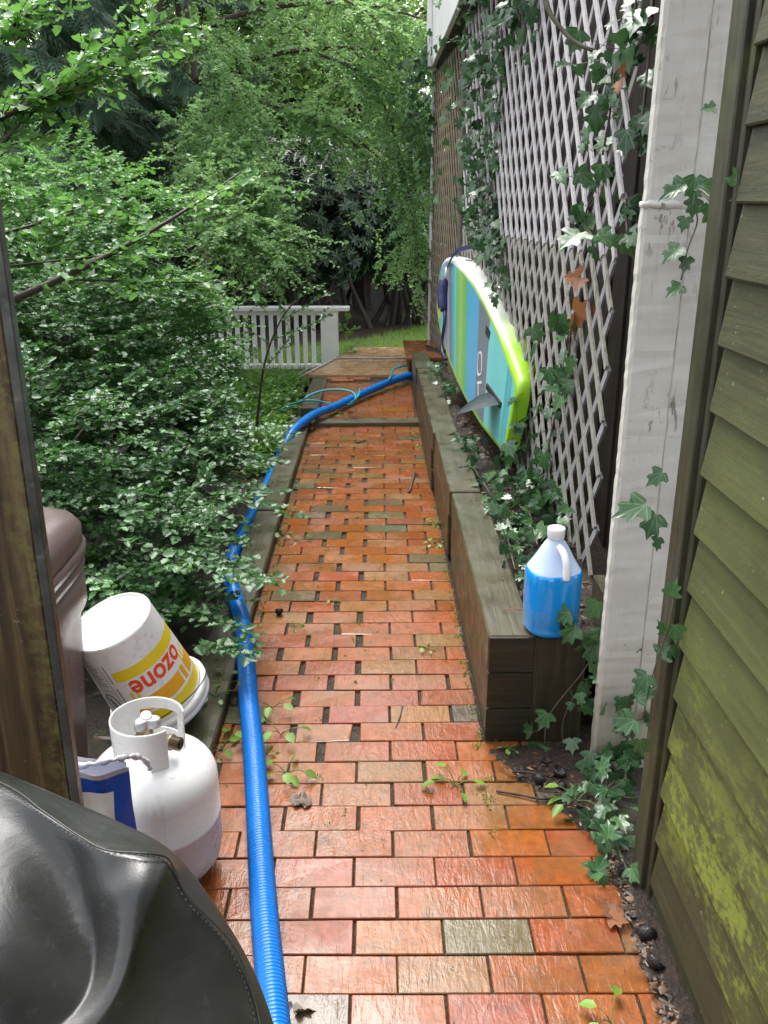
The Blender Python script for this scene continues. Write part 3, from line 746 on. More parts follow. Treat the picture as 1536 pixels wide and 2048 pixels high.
def board_mat():
    t = NT('striped_board_graphic'); a = t.attr('q'); s = t.attr('s'); rf = t.attr('rail')
    lime, green, lb, lav, brn, teal, cyan, sky_, grey, lt, dt = (.30, .55, .04), (.10, .42, .08), (.10, .52, .62), (.30, .30, .40), (.17, .12, .11), (.03, .36, .40), (.09, .55, .58), (.06, .36, .66), (.14, .13, .165), (.13, .56, .54), (.015, .33, .38)
    st = [(3.8, lt), (4.10, (.07, .48, .48)), (4.12, lt), (4.18, dt), (4.225, (.05, .43, .45)), (4.25, dt), (4.29, lt), (4.62, (.16, .60, .60)), (4.74, grey), (5.016, (.05, .30, .58)), (5.05, sky_), (5.30, (.03, .42, .50)), (5.365, green), (5.41, (.16, .45, .05)), (5.50, lime), (5.625, (.17, .48, .07)), (5.72, cyan), (5.80, teal), (5.884, brn), (5.97, lav), (6.13, (.38, .38, .48)), (6.256, lb), (6.36, green), (6.46, lime), (6.75, (.04, .30, .36))]
    n = t.noise(t.coord(), 8, 3)
    q = t.math('ADD', a.outputs['Fac'], t.math('MULTIPLY', t.math('SUBTRACT', n, .5), 0.03))
    c = t.ramp(t.math('DIVIDE', t.math('SUBTRACT', q, 3.7), 3.2), [((p - 3.7) / 3.2, k) for p, k in st], 'CONSTANT')
    railc = t.ramp(t.math('DIVIDE', s.outputs['Fac'], 2.8), [(0.0, (.30, .58, .02)), (0.13, (.32, .60, .03)), (0.30, (.84, .86, .74)), (1.0, (.85, .85, .85))])
    lr = t.ramp(t.math('DIVIDE', s.outputs['Fac'], 2.8), [(0.0, (.30, .58, .02)), (0.5, (.42, .68, .08)), (0.66, (.85, .86, .8))])
    c = t.mix(0.16, c, (.40, .62, .62)); c2 = t.mix(t.val(rf.outputs['Fac'], [(0.02, 0), (0.05, 1)]), c, lr)
    c2 = t.mix(t.val(rf.outputs['Fac'], [(0.25, 0), (0.5, 1)]), c2, railc)
    sp = t.noise(t.coord(), 60, 3, .6); c2 = t.mix(t.val(sp, [(0.70, 0), (0.73, .5)]), c2, (.12, .12, .09))
    t.base(c2); t.rough(0.32); return t.mat
M_board = board_mat()
# tiny lime tail: everything behind the first 5 cm of the tail is lime
build('hull', mb, M_board, sb, attrs={'q': Q, 'rail': [1.0 if s < 0.045 else r for s, r in zip(S0, RF)], 's': SS}, recalc=True)
M_fin = simple('smoky_fin_plastic', (0.016, 0.03, 0.036), 0.4, 0.3, 20, spec=.3)
M_dark = simple('black_rubber', (0.015, 0.015, 0.017), 0.45)
M_lett = simple('pale_lettering', (0.75, 0.77, 0.8), 0.5, bump=0)
M_ink = simple('black_ink', (0.015, 0.015, 0.018), 0.6, bump=0)
def strip(mb, pts, wd, off_n, up, mi=0, th=0.001):
    pts = [Vector(p) for p in pts]; vs = []; fs = []
    for i, p in enumerate(pts):
        t = (pts[min(i + 1, len(pts) - 1)] - pts[max(i - 1, 0)]).normalized(); sd = t.cross(up).normalized() * wd / 2
        q = p + up * off_n; vs += [q - sd, q + sd, q + sd - up * th, q - sd - up * th]
    for i in range(len(pts) - 1):
        for e in range(4): fs.append((i * 4 + e, i * 4 + (e + 1) % 4, i * 4 + 4 + (e + 1) % 4, i * 4 + 4 + e))
    fs += [(3, 2, 1, 0), tuple(len(pts) * 4 - 4 + q for q in range(4))]
    mb.add(vs, fs, mi)
m = MB(); up = -BN
fb0, fb1 = bpt(975.5, 772), bpt(1003, 811)
strip(m, [fb0, fb1], 0.03, 0.010, up, th=0.012); build('fin_box', m, M_dark, sb)
m = MB()
tipc = Vector((0.40, 4.38, 0.575)); rows = []; N = 12
b0, b1 = bpt(980, 784, 0.004), bpt(1002, 809, 0.004)
for q in range(N + 1):
    t = q / N
    lead = (1 - t) ** 2 * b1 + 2 * t * (1 - t) * (b1 * .25 + tipc * .75 + Vector((0.03, -.06, .03))) + t * t * tipc
    trail = (1 - t) ** 2 * b0 + 2 * t * (1 - t) * (b0 * .35 + tipc * .65 + Vector((.03, .10, .03))) + t * t * tipc
    c = (lead + trail) / 2; tn = (b1 - b0).cross(tipc - b0).normalized() * 0.009 * (1 - .7 * t)
    ww = [lead, lead * .7 + trail * .3 + tn, (lead + trail) / 2 + tn, lead * .2 + trail * .8 + tn * .5, trail, lead * .2 + trail * .8 - tn * .5, (lead + trail) / 2 - tn, lead * .7 + trail * .3 - tn, lead]
    rows.append(ww)
m.grid(rows); build('fin', m, M_fin, sb, recalc=True)
m = MB()
for (a, b) in (((972, 658), (980, 672)), ((966, 878), (975, 890))):
    m = MB(); strip(m, [bpt(*a), bpt(*b)], 0.045, 0.002, up); build('patch', m, M_fin, sb)
m = MB()  # lettering along the grey stripe
strip(m, [bpt(957.5, 704), bpt(956.5, 720), bpt(955.5, 738), bpt(956, 747), bpt(958.5, 750), bpt(962.5, 748), bpt(964, 740), bpt(964.3, 722), bpt(964, 709), bpt(961.5, 704), bpt(959, 706)], 0.012, 0.003, up)
strip(m, [bpt(964, 765), bpt(955.2, 765.5)], 0.014, 0.003, up); strip(m, [bpt(957.2, 767), bpt(956.8, 792)], 0.016, 0.003, up)
build('lettering', m, M_lett, sb)
m = MB()  # small marks on the white rail and along the tail edge
def railpt(px, py, k): 
    return bpt(px, py) 
for i in range(10):
    a = bpt(1035.5 - i * .25, 812 + i * 4.6); b = bpt(1035.4 - i * .25, 815.2 + i * 4.6)
    strip(m, [a, b], 0.010, 0.004, up)
build('tail_marks', m, M_ink, sb)
m = MB()
def nosemark(s, f0, f1, ds, wv=None):
    hw, th = halfw(s), thick(s); inset = .035; roc = 0.012 * max(0, (s - 2.1) / .68) ** 2
    def P(s_, a): return bloc(s_, hw - inset + (inset + .0015) * math.sin(a)) + BN * (th / 2 - (th / 2 + .0015) * math.cos(a) + roc)
    vs = [P(s, f0), P(s, f1), P(s + ds, f1), P(s + ds, f0)]; m.add(vs, [(0, 1, 2, 3)])
for s, f0, f1, ds in ((2.28, .9, 1.15, .035), (2.28, 1.3, 1.5, .03), (2.28, 1.65, 1.85, .03), (2.36, .95, 1.2, .04), (2.36, 1.3, 1.45, .04), (2.36, 1.6, 1.95, .035), (2.05, 1.3, 1.9, .03)): nosemark(s, f0, f1, ds)
build('nose_lettering', m, M_ink, sb)
# leash: webbing over the nose, padded cuff, thin cord
M_navy = simple('navy_webbing', (0.012, 0.018, 0.085), 0.6, 0.25, 30); M_navycord = simple('navy_cord', (0.012, 0.016, 0.07), 0.35); M_yel = simple('yellow_print', (0.7, 0.55, 0.03), 0.5, bump=0)
le = thing('leash', 'navy leash with padded cuff hanging over the paddle board nose', 'leash', bpt(893, 560))
off = 0.018
m = MB(); strip(m, [bpt(926, 491) + BN * .05, bpt(918, 500, .01), bpt(910, 513, .02), bpt(904, 525, .018), bpt(899, 536, off)], 0.030, 0.0, up, th=.004); build('webbing', m, M_navy, le)
m = MB(); m.tube([bpt(898.5, 536, off), bpt(898, 546, off), bpt(896, 558, off)], 0.011, 8); build('swivel', m, M_lett, le)
m = MB(); m.tube([bpt(896, 558, off + .01), bpt(895, 562, off + .012), bpt(893.5, 580, off + .012), bpt(893, 600, off + .012), bpt(893.5, 618, off + .01), bpt(894, 622, off)], [.02, .034, .038, .038, .032, .016], 12); build('cuff', m, M_navy, le)
m = MB()
for i in range(5): strip(m, [bpt(892.6, 620 + i * 3.4, off + .036), bpt(895.4, 620.4 + i * 3.4, off + .036)], 0.018, 0, up)
build('cuff_print', m, M_yel, le)
m = MB(); m.tube(smooth_path([bpt(894, 622, off), bpt(894.5, 640, off), bpt(892, 662, off), bpt(889, 684, off), bpt(889.5, 702, off), bpt(893, 714, off), bpt(897, 719, off)], n=6), 0.011, 8); build('cord', m, M_navycord, le)
# ================================================================== WASHER FLUID JUG
M_fluid = NT('blue_fluid'); M_fluid.base((0.008, 0.30, 0.76)); M_fluid.rough(0.12); M_fluid.p.inputs['Coat Weight'].default_value = .6; M_fluid.p.inputs['Coat Roughness'].default_value = 0.05
M_fluid.p.inputs['Subsurface Weight'].default_value = 0.25; M_fluid.p.inputs['Subsurface Radius'].default_value = (0.01, 0.03, 0.08); M_fluid = M_fluid.mat
def jugmat():
    t = NT('milky_clear_plastic'); t.base((0.72, 0.83, 0.93)); t.rough(0.22); t.p.inputs['Transmission Weight'].default_value = 0.35; t.p.inputs['IOR'].default_value = 1.25
    t.p.inputs['Subsurface Weight'].default_value = .2; t.p.inputs['Subsurface Radius'].default_value = (.02, .03, .05); return t.mat
M_jug = jugmat(); M_cap = simple('white_cap', (0.82, 0.82, 0.84), 0.4, 0.03, 10, bump=0)
JC = Vector((0.528, 2.405, 0.371))
jg = thing('fluid_jug', 'clear gallon jug of bright blue fluid standing on the wall end', 'jug', JC)
def sq(r, a, p):   # rounded square radius
    return r / (abs(math.cos(a)) ** p + abs(math.sin(a)) ** p) ** (1 / p)
def loft(mb, prof, n=48, pw=2.4, rot=0.2, mi=0, cap=(True, True)):
    rows = []
    for r, z, *pp in prof:
        p = pp[0] if pp else pw
        rows.append([(sq(r, 2 * math.pi * k / n, p) * math.cos(2 * math.pi * k / n + rot), sq(r, 2 * math.pi * k / n, p) * math.sin(2 * math.pi * k / n + rot), z) for k in range(n + 1)])
    b = len(mb.v); mb.grid(rows, mi)
    if cap[0]: mb.f.append([b + k for k in range(n)][::-1]); mb.m.append(mi); mb.sm.append(False)
    if cap[1]: mb.f.append([b + (len(rows) - 1) * (n + 1) + k for k in range(n)]); mb.m.append(mi); mb.sm.append(False)
m = MB(); loft(m, [(.066, 0), (.074, .004), (.0795, .014), (.081, .022), (.079, .030), (.0815, .034), (.082, .10), (.082, .170), (.0815, .186), (.0785, .198), (.0765, .2015)]); build('fluid', m, M_fluid, jg, local=True)
m = MB(); loft(m, [(.0765, .202), (.0735, .207), (.066, .219, 2.3), (.055, .238, 2.2), (.043, .262, 2.1), (.033, .280, 2.0), (.026, .289, 2.0), (.0225, .292, 2.0), (.0215, .306, 2.0)], cap=(False, False)); build('shoulder', m, M_jug, jg, local=True)
m = MB(); m.tube(smooth_path([(.006, -.028, .279), (.014, -.050, .268), (.020, -.068, .245), (.022, -.076, .215), (.022, -.077, .194)], n=5), [.011] * 21, 12); build('handle', m, M_cap, jg, local=True)
m = MB(); m.lathe([(.0245, .298), (.0255, .300), (.0255, .306), (.0262, .307), (.0262, .325), (.025, .3285), (.0, .3288)], 40); build('cap', m, M_cap, jg, local=True)
# dead leaf stuck to the jug
m = MB(); a0 = -1.50; pts = [(-.020, .098), (-.020, .052), (-.018, .026), (-.008, .022), (.004, .030), (.018, .034), (.030, .038), (.020, .058), (.008, .074), (-.004, .088)]
vs = []
for x, z in pts: a = a0 + x / .083; vs.append((.0885 * math.cos(a + .3) + .0, .0885 * math.sin(a + .3), z + .004 * math.sin(x * 200)))
vs2 = [(x * .975, y * .975, z) for x, y, z in vs]; n = len(vs); ctr = (.0895 * math.cos(a0 + .3), .0895 * math.sin(a0 + .3), .055)
m.add(vs + [ctr], [(k, (k + 1) % n, n) for k in range(n)])
dl = build('dead_leaf', m, simple('dark_dead_leaf', (0.04, 0.026, 0.016), 0.4, 0.6, 60, bump=.4), None); dl.location = JC
tag(dl, 'dark torn dead leaf stuck to the side of the blue fluid jug', 'leaf')
# ================================================================== BLUE HOSE, CYAN CORD, GREY CABLE
hp = []
ctrl = [(-.12, .85, .034), (-.182, 1.18, .034), (-.232, 1.44, .034), (-.273, 1.66, .034), (-.328, 1.986, .034), (-.375, 2.26, .034), (-.432, 2.56, .036), (-.473, 2.80, .050), (-.512, 3.0, .088), (-.565, 3.2, .088), (-.622, 3.42, .062), (-.680, 3.70, .0), (-.700, 4.0, -.015), (-.690, 4.4, -.015), (-.670, 4.9, -.012), (-.655, 5.4, -.01), (-.640, 5.75, .01), (-.595, 6.02, .072), (-.525, 6.25, .098), (-.45, 6.50, .098), (-.345, 6.74, .085), (-.20, 7.0, .10), (-.04, 7.24, .125), (.10, 7.42, .15), (.23, 7.56, .17), (.292, 7.63, .17)]
base = smooth_path(ctrl, step=0.02)
bp = [Vector(p) for p in base]
L = [0]
for i in range(1, len(bp)): L.append(L[-1] + (bp[i] - bp[i - 1]).length)
Larr = np.array(L); arr = np.array([tuple(p) for p in bp]); PT = 0.0098
def hose_seg(s0, s1, amp, sub):
    n = int((s1 - s0) / PT); pts = []; rad = []
    for k in range(n):
        for q, r in sub:
            s = s0 + (k + q) * PT; pts.append([np.interp(s, Larr, arr[:, c]) for c in range(3)]); rad.append(0.0312 + amp * r)
    return pts, rad
s_mid = L[[i for i, p in enumerate(bp) if p.y > 4.0][0]]
p1, r1 = hose_seg(0, s_mid, 0.0019, [(0, -1.3), (.2, .3), (.5, .9), (.8, .3)])
p2, r2 = hose_seg(s_mid, L[-1], 0.0008, [(0, -1.0), (.5, .5)])
m = MB(); m.tube(p1 + p2, r1 + r2, 18)
tag(build('blue_hose', m, simple('blue_vinyl', (0.003, 0.18, 0.62), 0.26, 0.08, 5, bump=0, dirt=((0.10, 0.10, 0.08), .25))), 'thick ribbed blue hose running the whole length of the brick path', 'hose')
M_cyan = simple('cyan_vinyl_cord', (0.04, 0.34, 0.42), 0.35)
c1 = [(at(x, y, z=z)) for x, y, z in ((606, 803, .17), (612, 795, .2), (630, 786, .22), (655, 780, .23), (680, 779.5, .23), (700, 783, .22), (710, 790, .2), (711, 799, .18), (705, 806, .14), (695, 810, .08))]
m = MB(); m.tube(smooth_path(c1, n=5), .0085, 8)
c2 = [(at(x, y, z=z)) for x, y, z in ((560, 822, .05), (575, 812, .08), (592, 806, .12), (606, 802, .15), (625, 801, .15), (645, 804, .13), (663, 809, .11))]
m.tube(smooth_path(c2, n=5), .0085, 8)
c4 = [(at(x, y, z=z)) for x, y, z in ((700, 806, .1), (712, 798, .16), (718, 788, .19), (720, 778, .19))]
m.tube(smooth_path(c4, n=5), .0085, 8)
tag(build('cyan_cord', m, M_cyan), 'thin light blue cord looped over the left timber and round the bend of the hose', 'cord')
c3 = [(at(x, y, z=z)) for x, y, z in ((760, 772, .12), (772, 766, .15), (780, 756, .19), (783, 746, .21), (788, 738, .23), (798, 734, .24), (812, 731, .235))]
m = MB(); m.tube(smooth_path(c3, n=5), .0085, 8)
tag(build('cyan_cord', m, M_cyan), 'short light blue cord wound once round the far end of the hose', 'cord')
m = MB(); m.tube(smooth_path([at(x, y, z=z) for x, y, z in ((598, 757, .0), (612, 748, .155), (630, 738, .16), (650, 728, .16), (668, 718, .16), (680, 715.5, .16), (720, 715.5, .16), (770, 716, .16), (818, 715, .16))], n=5), .008, 6)
m.tube(smooth_path([at(x, y, z=z) for x, y, z in ((590, 752, -.02), (605, 744, .05), (622, 735, .155), (642, 731, .16))], n=5), .008, 6)
tag(build('grey_cable', m, simple('pale_grey_cable', (.5, .48, .47), .5)), 'pale grey cable lying across the wooden deck', 'cable')
# ================================================================== PROPANE TANK
def tankmat():
    t = NT('white_tank_enamel'); v = t.coord(); sx = t.n('SeparateXYZ'); t.l(v, sx.inputs[0])
    c = t.ramp(t.noise(v, 9, 5), [(.3, (.74, .74, .73)), (.7, (.82, .82, .81))])
    zz = t.math('ADD', sx.outputs['Z'], t.math('MULTIPLY', t.math('SUBTRACT', t.noise(v, 14, 6, .7), .5), .22))
    c = t.mix(t.val(zz, [(.02, .75), (.12, .32), (.24, 0)]), c, (.40, .36, .31))
    sc = t.noise(t.coord((1, 1, 5)), 30, 6, .75); c = t.mix(t.val(sc, [(.64, 0), (.68, .7)]), c, (.20, .17, .14))
    ru = t.noise(v, 52, 5, .7); c = t.mix(t.val(ru, [(.685, 0), (.71, .85)]), c, (.22, .08, .03))
    st = t.noise(t.coord((24, 24, 1.2)), 1.6, 5, .7); c = t.mix(t.val(st, [(.58, 0), (.75, .35)]), c, (.42, .38, .30))
    t.base(c); t.rough(t.val(sc, [(.4, .22), (.7, .5)])); t.bump(t.noise(v, 26, 4), .05, .01); return t.mat
M_tank = tankmat()
M_brass = simple('aged_brass', (0.34, 0.27, 0.17), 0.35, 0.2, 30, metal=0.9)
M_zinc = simple('grey_cast_knob', (0.42, 0.43, 0.45), 0.38, 0.1, 30, metal=0.6)
TC = Vector((-0.548, 1.80, 0.0))
tk = thing('propane_tank', 'white propane tank with open collar beside the black cover', 'gas tank', TC)
m = MB(); prof = [(.118, .03), (.135, .038), (.150, .06), (.1555, .09), (.1555, .172)]
prof += [(.1572, .174), (.1572, .182), (.1555, .184), (.1555, .27)]
for k in range(1, 13):
    a = k / 12 * math.pi / 2; prof.append((.1555 * (math.cos(a) ** .62), .27 + .085 * math.sin(a)))
prof[-1] = (0.0, .355); m.lathe(prof, 56); build('body', m, M_tank, tk, local=True)
m = MB(); m.lathe([(.108, 0), (.111, 0), (.113, .035), (.110, .04)], 48); build('foot_ring', m, M_tank, tk, local=True)
# collar: angles measured from the viewer, to the right positive
m = MB(); NZ = 22; NA = 120; z0, z1 = .322, .452; a0, a1 = 104, 405; Rc = .083
def cut(a, z):
    if 137 < a < 206 and .372 < z < .424: return True
    if ((a - 281) / 12) ** 2 + ((z - .405) / .018) ** 2 < 1: return True
    if 305 < a < 374 and z < .392 + .006 * math.cos((a - 340) / 10): return True
    if z < .338 and (150 < a < 200 or 225 < a < 290): return True
    if a > 399 and z > .468: return True
    return False
rows = []
for i in range(NZ + 1):
    z = z0 + (z1 - z0) * i / NZ; row = []
    for j in range(NA + 1):
        a = R(a0 + (a1 - a0) * j / NA); row.append((Rc * math.sin(a) * (1 + .03 * (i / NZ - .5)), -Rc * math.cos(a) * (1 + .03 * (i / NZ - .5)), z))
    rows.append(row)
m.grid(rows, skip=lambda i, j: cut(a0 + (a1 - a0) * (j + .5) / NA, z0 + (z1 - z0) * (i + .5) / NZ))
co = build('collar', m, M_tank, tk, local=True); md = co.modifiers.new('solid', 'SOLIDIFY'); md.thickness = .0035; md.offset = 0
m = MB(); m.lathe([(.018, .345), (.018, .395), (.012, .398), (.012, .424)], 20); m.tube([(-.03, .012, .393), (.0, 0, .394), (.045, -.012, .394)], [.008, .014, .012], 12); m.tube([(.03, -.012, .394), (.052, -.020, .394), (.055, -.021, .394), (.056, -.0215, .394), (.062, -.024, .394), (.063, -.024, .394), (.082, -.031, .394)], [.012, .014, .014, .0195, .0195, .016, .0165], 18)
va = build('valve', m, M_brass, tk, local=True)
m = MB(); m.tube([(.0822, -.0311, .394), (.0835, -.0316, .394)], [.0125, .0125], 16); build('outlet_bore', m, M_blk, va, local=True)
m = MB(); rows = []
for z, k in ((.424, .82), (.428, 1.0), (.442, 1.02), (.448, .9)):
    rows.append([((.026 + .009 * math.cos(3 * a + .5)) * k * math.cos(a), (.026 + .009 * math.cos(3 * a + .5)) * k * math.sin(a), z) for a in np.linspace(0, 2 * math.pi, 49)])
m.grid(rows); m.f.append([3 * 49 + k for k in range(48)]); m.m.append(0); m.sm.append(False)
m.lathe([(.013, .4485), (.011, .4515), (.008, .4505), (.0, .4505)], 20)
build('knob', m, M_zinc, va, local=True)
# ================================================================== BUCKET
ax = Vector((-.30, -.26, .92)).normalized()
bk = thing('bucket', 'white bucket with yellow bands lying upside down and tilted on the timber', 'bucket', Vector((-.685, 2.44, .10)))
zq = Vector((0, 0, 1)).rotation_difference(ax).to_euler(); bk.rotation_euler = zq
BH = .355; rb = lambda z: .146 - .020 * z / BH
def bmat():
    t = NT('bucket_plastic'); t.base((.78, .78, .77)); t.rough(.35); v = t.coord(); d = t.noise(v, 26, 6, .7)
    c = t.mix(t.val(d, [(.55, 0), (.72, .55)]), (.78, .78, .77), (.36, .32, .24)); c = t.mix(t.val(t.noise(v, 70, 4, .7), [(.66, 0), (.69, .8)]), c, (.10, .08, .05)); t.base(c); return t.mat
M_buck = bmat(); M_y1 = simple('yellow_print', (.80, .62, .02), .4, .05, bump=0); M_y2 = simple('amber_print', (.80, .40, .01), .4, .05, bump=0); M_or = simple('orange_print', (.80, .075, .01), .4, .05, bump=0)
# local angle that faces the camera
vloc = bk.rotation_euler.to_matrix().inverted() @ (Vector((0, 0, H)) - bk.location); A_C = math.atan2(vloc.y, vloc.x)
m = MB(); NA = 96; NZ = 71; rows = []
for i in range(NZ + 1):
    z = BH * i / NZ; rows.append([(rb(z) * math.cos(A_C + 2 * math.pi * j / NA), rb(z) * math.sin(A_C + 2 * math.pi * j / NA), z) for j in range(NA + 1)])
b = len(m.v); m.grid(rows)
fi = 0
for i in range(NZ):
    for j in range(NA):
        dg = (j + .5) / NA * 360; dg = dg - 360 if dg > 180 else dg; z = (i + .5) / NZ * BH   # dg>0 : towards the viewer's right
        mi = 0
        if -38 < dg < 88:
            if .048 < z < .088: mi = 1
            elif .100 < z < .148: mi = 2
            elif .232 < z < .268: mi = 1
            if .148 <= z < .185 and (-34 < dg < -14 or dg > 52) and int((dg + 200) / 3.75) % 2: mi = 1
            if .100 < z < .148 and 30 < dg < 52 and int((dg + 200) / 3.75) % 3 == 0: mi = 0
        m.m[fi] = mi; fi += 1
m.lathe([(rb(BH), BH), (rb(BH) - .004, BH + .004), (rb(BH) - .010, BH + .003), (rb(BH) - .014, BH - .0005), (.085, BH + .001), (.045, BH + .004), (.04, BH + .0035), (0, BH + .0035)], 96, smooth=False)
build('shell', m, [M_buck, M_y1, M_y2], bk, local=True)
m = MB(); m.lathe([(.146, .040), (.160, .040), (.162, .036), (.162, .022), (.160, .020), (.149, .020), (.149, .012), (.157, .010), (.1575, -.004), (.152, -.006), (.143, -.006), (.143, .03)], 96)
for k in range(48):
    a = 2 * math.pi * k / 48; q = Matrix.Rotation(a, 3, 'Z'); m.box((.145, -.001, .022), (.1595, .001, .0395), rot=q)
build('rim', m, M_buck, bk, local=True)
m = MB(); a = A_C - .55; pts = [(.163 * math.cos(A_C + u * 1.5), .163 * math.sin(A_C + u * 1.5), .02 + .055 * math.cos(u * 1.55)) for u in np.linspace(-1, 1, 25)]
m.tube(pts, .002, 6); build('wire_handle', m, M_ink, bk, local=True)
def wrap(mb, x, z, off=.0007):   # x metres to the viewer's right along the bucket wall
    a = A_C + x / rb(z); r = rb(z) + off; return (r * math.cos(a), r * math.sin(a), z)
def text_mesh(body, size, name='tmp'):
    cu = bpy.data.curves.new(name, 'FONT'); cu.body = body; cu.size = size; cu.offset = size * .022; cu.resolution_u = 3
    to = bpy.data.objects.new(name, cu); col.objects.link(to)
    bpy.context.view_layer.update(); dg = bpy.context.evaluated_depsgraph_get()
    me = bpy.data.meshes.new_from_object(to.evaluated_get(dg)); bpy.data.objects.remove(to)
    bm = bmesh.new(); bm.from_mesh(me); bmesh.ops.triangulate(bm, faces=bm.faces); bmesh.ops.subdivide_edges(bm, edges=[e for e in bm.edges if e.calc_length() > size * .12], cuts=2); bmesh.ops.triangulate(bm, faces=bm.faces)
    vs = [tuple(v.co) for v in bm.verts]; bm.verts.index_update(); fs = [tuple(v.index for v in f.verts) for f in bm.faces]; bm.free(); bpy.data.meshes.remove(me)
    return vs, fs
vs, fs = text_mesh('ozone', .098)
xm = max(v[0] for v in vs); x0t = -.058
m = MB(); m.add([wrap(m, x0t + (xm - v[0]) * .80, .222 - v[1], .0009) for v in vs], fs); build('lettering', m, M_or, bk, local=True)
m = MB()
def wstrip(pts, wd):
    for (xa, za), (xb, zb) in zip(pts[:-1], pts[1:]):
        n = max(1, int(math.hypot(xb - xa, zb - za) / .008)); L_ = math.hypot(xb - xa, zb - za); nx, nz = -(zb - za) / L_ * wd / 2, (xb - xa) / L_ * wd / 2
        for q in range(n):
            u, v = q / n, (q + 1) / n
            P = [(xa + (xb - xa) * u, za + (zb - za) * u), (xa + (xb - xa) * v, za + (zb - za) * v)]
            m.add([wrap(m, P[0][0] - nx, P[0][1] - nz), wrap(m, P[1][0] - nx, P[1][1] - nz), wrap(m, P[1][0] + nx, P[1][1] + nz), wrap(m, P[0][0] + nx, P[0][1] + nz)], [(0, 1, 2, 3)])
wstrip([(-.112, .30), (-.112, .02)], .0012); wstrip([(-.098, .30), (-.098, .23)], .003); wstrip([(-.098, .21), (-.098, .05)], .003)
wstrip([(-.172, .20), (-.118, .20)], .0015); wstrip([(-.172, .095), (-.118, .095), (-.118, .04), (-.172, .04), (-.172, .095)], .0015)
cc = [(-.146 + .024 * math.cos(t), .148 + .036 * math.sin(t)) for t in np.linspace(0, 2 * math.pi, 30)]; wstrip(cc, .004); wstrip([(-.163, .172), (-.129, .124)], .004); wstrip([(-.151, .165), (-.151, .14), (-.142, .128), (-.139, .15), (-.149, .168)], .003)
for k in range(9): wstrip([(-.166, .30 - k * .010), (-.166 + .044 * (1 - .25 * ((k * 7) % 3 == 0)), .30 - k * .010)], .0022)
for k in range(3): wstrip([(-.165, .083 - k * .014), (-.128, .083 - k * .014)], .003)
build('label_print', m, M_ink, bk, local=True)
# ================================================================== TRASH BIN
M_bin = simple('mauve_brown_plastic', (0.15, 0.10, 0.092), 0.33, 0.06, 6, bump=0.03)
TB = Vector((-1.065, 2.08, -.135))
tb = thing('trash_bin', 'mauve brown plastic trash bin behind the wooden post', 'bin', TB)
def rr(hx, hy, z, p=4.5, n=64): return [(hx * abs(math.cos(a)) ** (2 / p) * (1 if math.cos(a) >= 0 else -1), hy * abs(math.sin(a)) ** (2 / p) * (1 if math.sin(a) >= 0 else -1), z) for a in np.linspace(0, 2 * math.pi, n + 1)]
m = MB(); m.grid([rr(.195, .20, 0), rr(.20, .205, .02), rr(.238, .25, .66), rr(.241, .253, .67), rr(.252, .262, .672), rr(.256, .266, .682), rr(.256, .266, .77), rr(.250, .26, .772), rr(.250, .26, .782), rr(.260, .27, .784), rr(.262, .272, .805), rr(.254, .264, .81), rr(.254, .264, .82), rr(.266, .276, .822), rr(.268, .278, .85), rr(.24, .25, .853)])
build('body', m, M_bin, tb, local=True)
m = MB(); m.grid([rr(.258, .268, .854), rr(.262, .272, .858), rr(.262, .272, .90), rr(.250, .26, .925, 4), rr(.20, .21, .952, 3.5), rr(.11, .12, .968, 3), rr(.001, .001, .972, 2)])
build('lid', m, M_bin, tb, local=True)
# ================================================================== WHITE AND BLUE BAG
M_bagw = simple('white_plastic_sack', (0.80, 0.80, 0.80), 0.35, 0.03, 9, bump=0.25); M_bagb = simple('blue_print_sack', (0.006, 0.075, 0.48), 0.3, 0.1, 9, bump=0.25); M_hem = simple('grey_sack_hem', (0.52, 0.51, 0.55), 0.45, .2, 20, bump=.3)
bg_ = thing('plastic_sack', 'white plastic sack with blue border standing in front of the gas tank', 'sack', Vector((-.63, 1.60, 0)))
m = MB(); N1, N2 = 26, 40; x0, x1 = -.78, -.532; rows = []; 
for i in range(N2 + 1):
    v = i / N2; row = []
    for j in range(N1 + 1):
        u = j / N1; x = x0 + (x1 - x0) * u - .02 * v * (1 - u)
        puff = .055 * (math.sin(math.pi * min(1, max(0, u))) ** .6) * (math.sin(math.pi * min(.98, .12 + .86 * (1 - v))) ** .7)
        wr = .006 * math.sin(u * 21 + v * 7) * (v ** 2) + .004 * math.sin(v * 17 - u * 9)
        row.append((x, 1.60 - puff + wr - .02 * v, .015 + .452 * v + .012 * math.sin(u * 5) * v + .008 * u * v))
    rows.append(row)
b = len(m.m); m.grid(rows)
for i in range(N2):
    for j in range(N1):
        v, u = i / N2, j / N1; m.m[b + i * N1 + j] = 1 if (.895 < v < .965 or (u > .86 and v < .965)) else (2 if v >= .965 else 0)
back = [[(p[0] - .012, 1.606 - (p[1] - 1.60) * .2, p[2] - .004) for p in row[::-1]] for row in rows]; m.grid(back, 0)
build('film', m, [M_bagw, M_bagb, M_hem], bg_)
m = MB(); hp_ = [at(x, y, d=dd) for x, y, dd in ((150, 1534, 1.60), (185, 1528, 1.59), (215, 1522, 1.59), (240, 1517, 1.60), (262, 1513, 1.62), (280, 1515, 1.655), (293, 1524, 1.675), (300, 1538, 1.68))]
pp = smooth_path(hp_, n=5); m.tube([(p[0], p[1], p[2] + .002 * math.sin(i * 1.9)) for i, p in enumerate(pp)], [.006 + .002 * math.sin(i * .9) for i in range(len(pp))], 8); build('hem', m, M_hem, bg_)
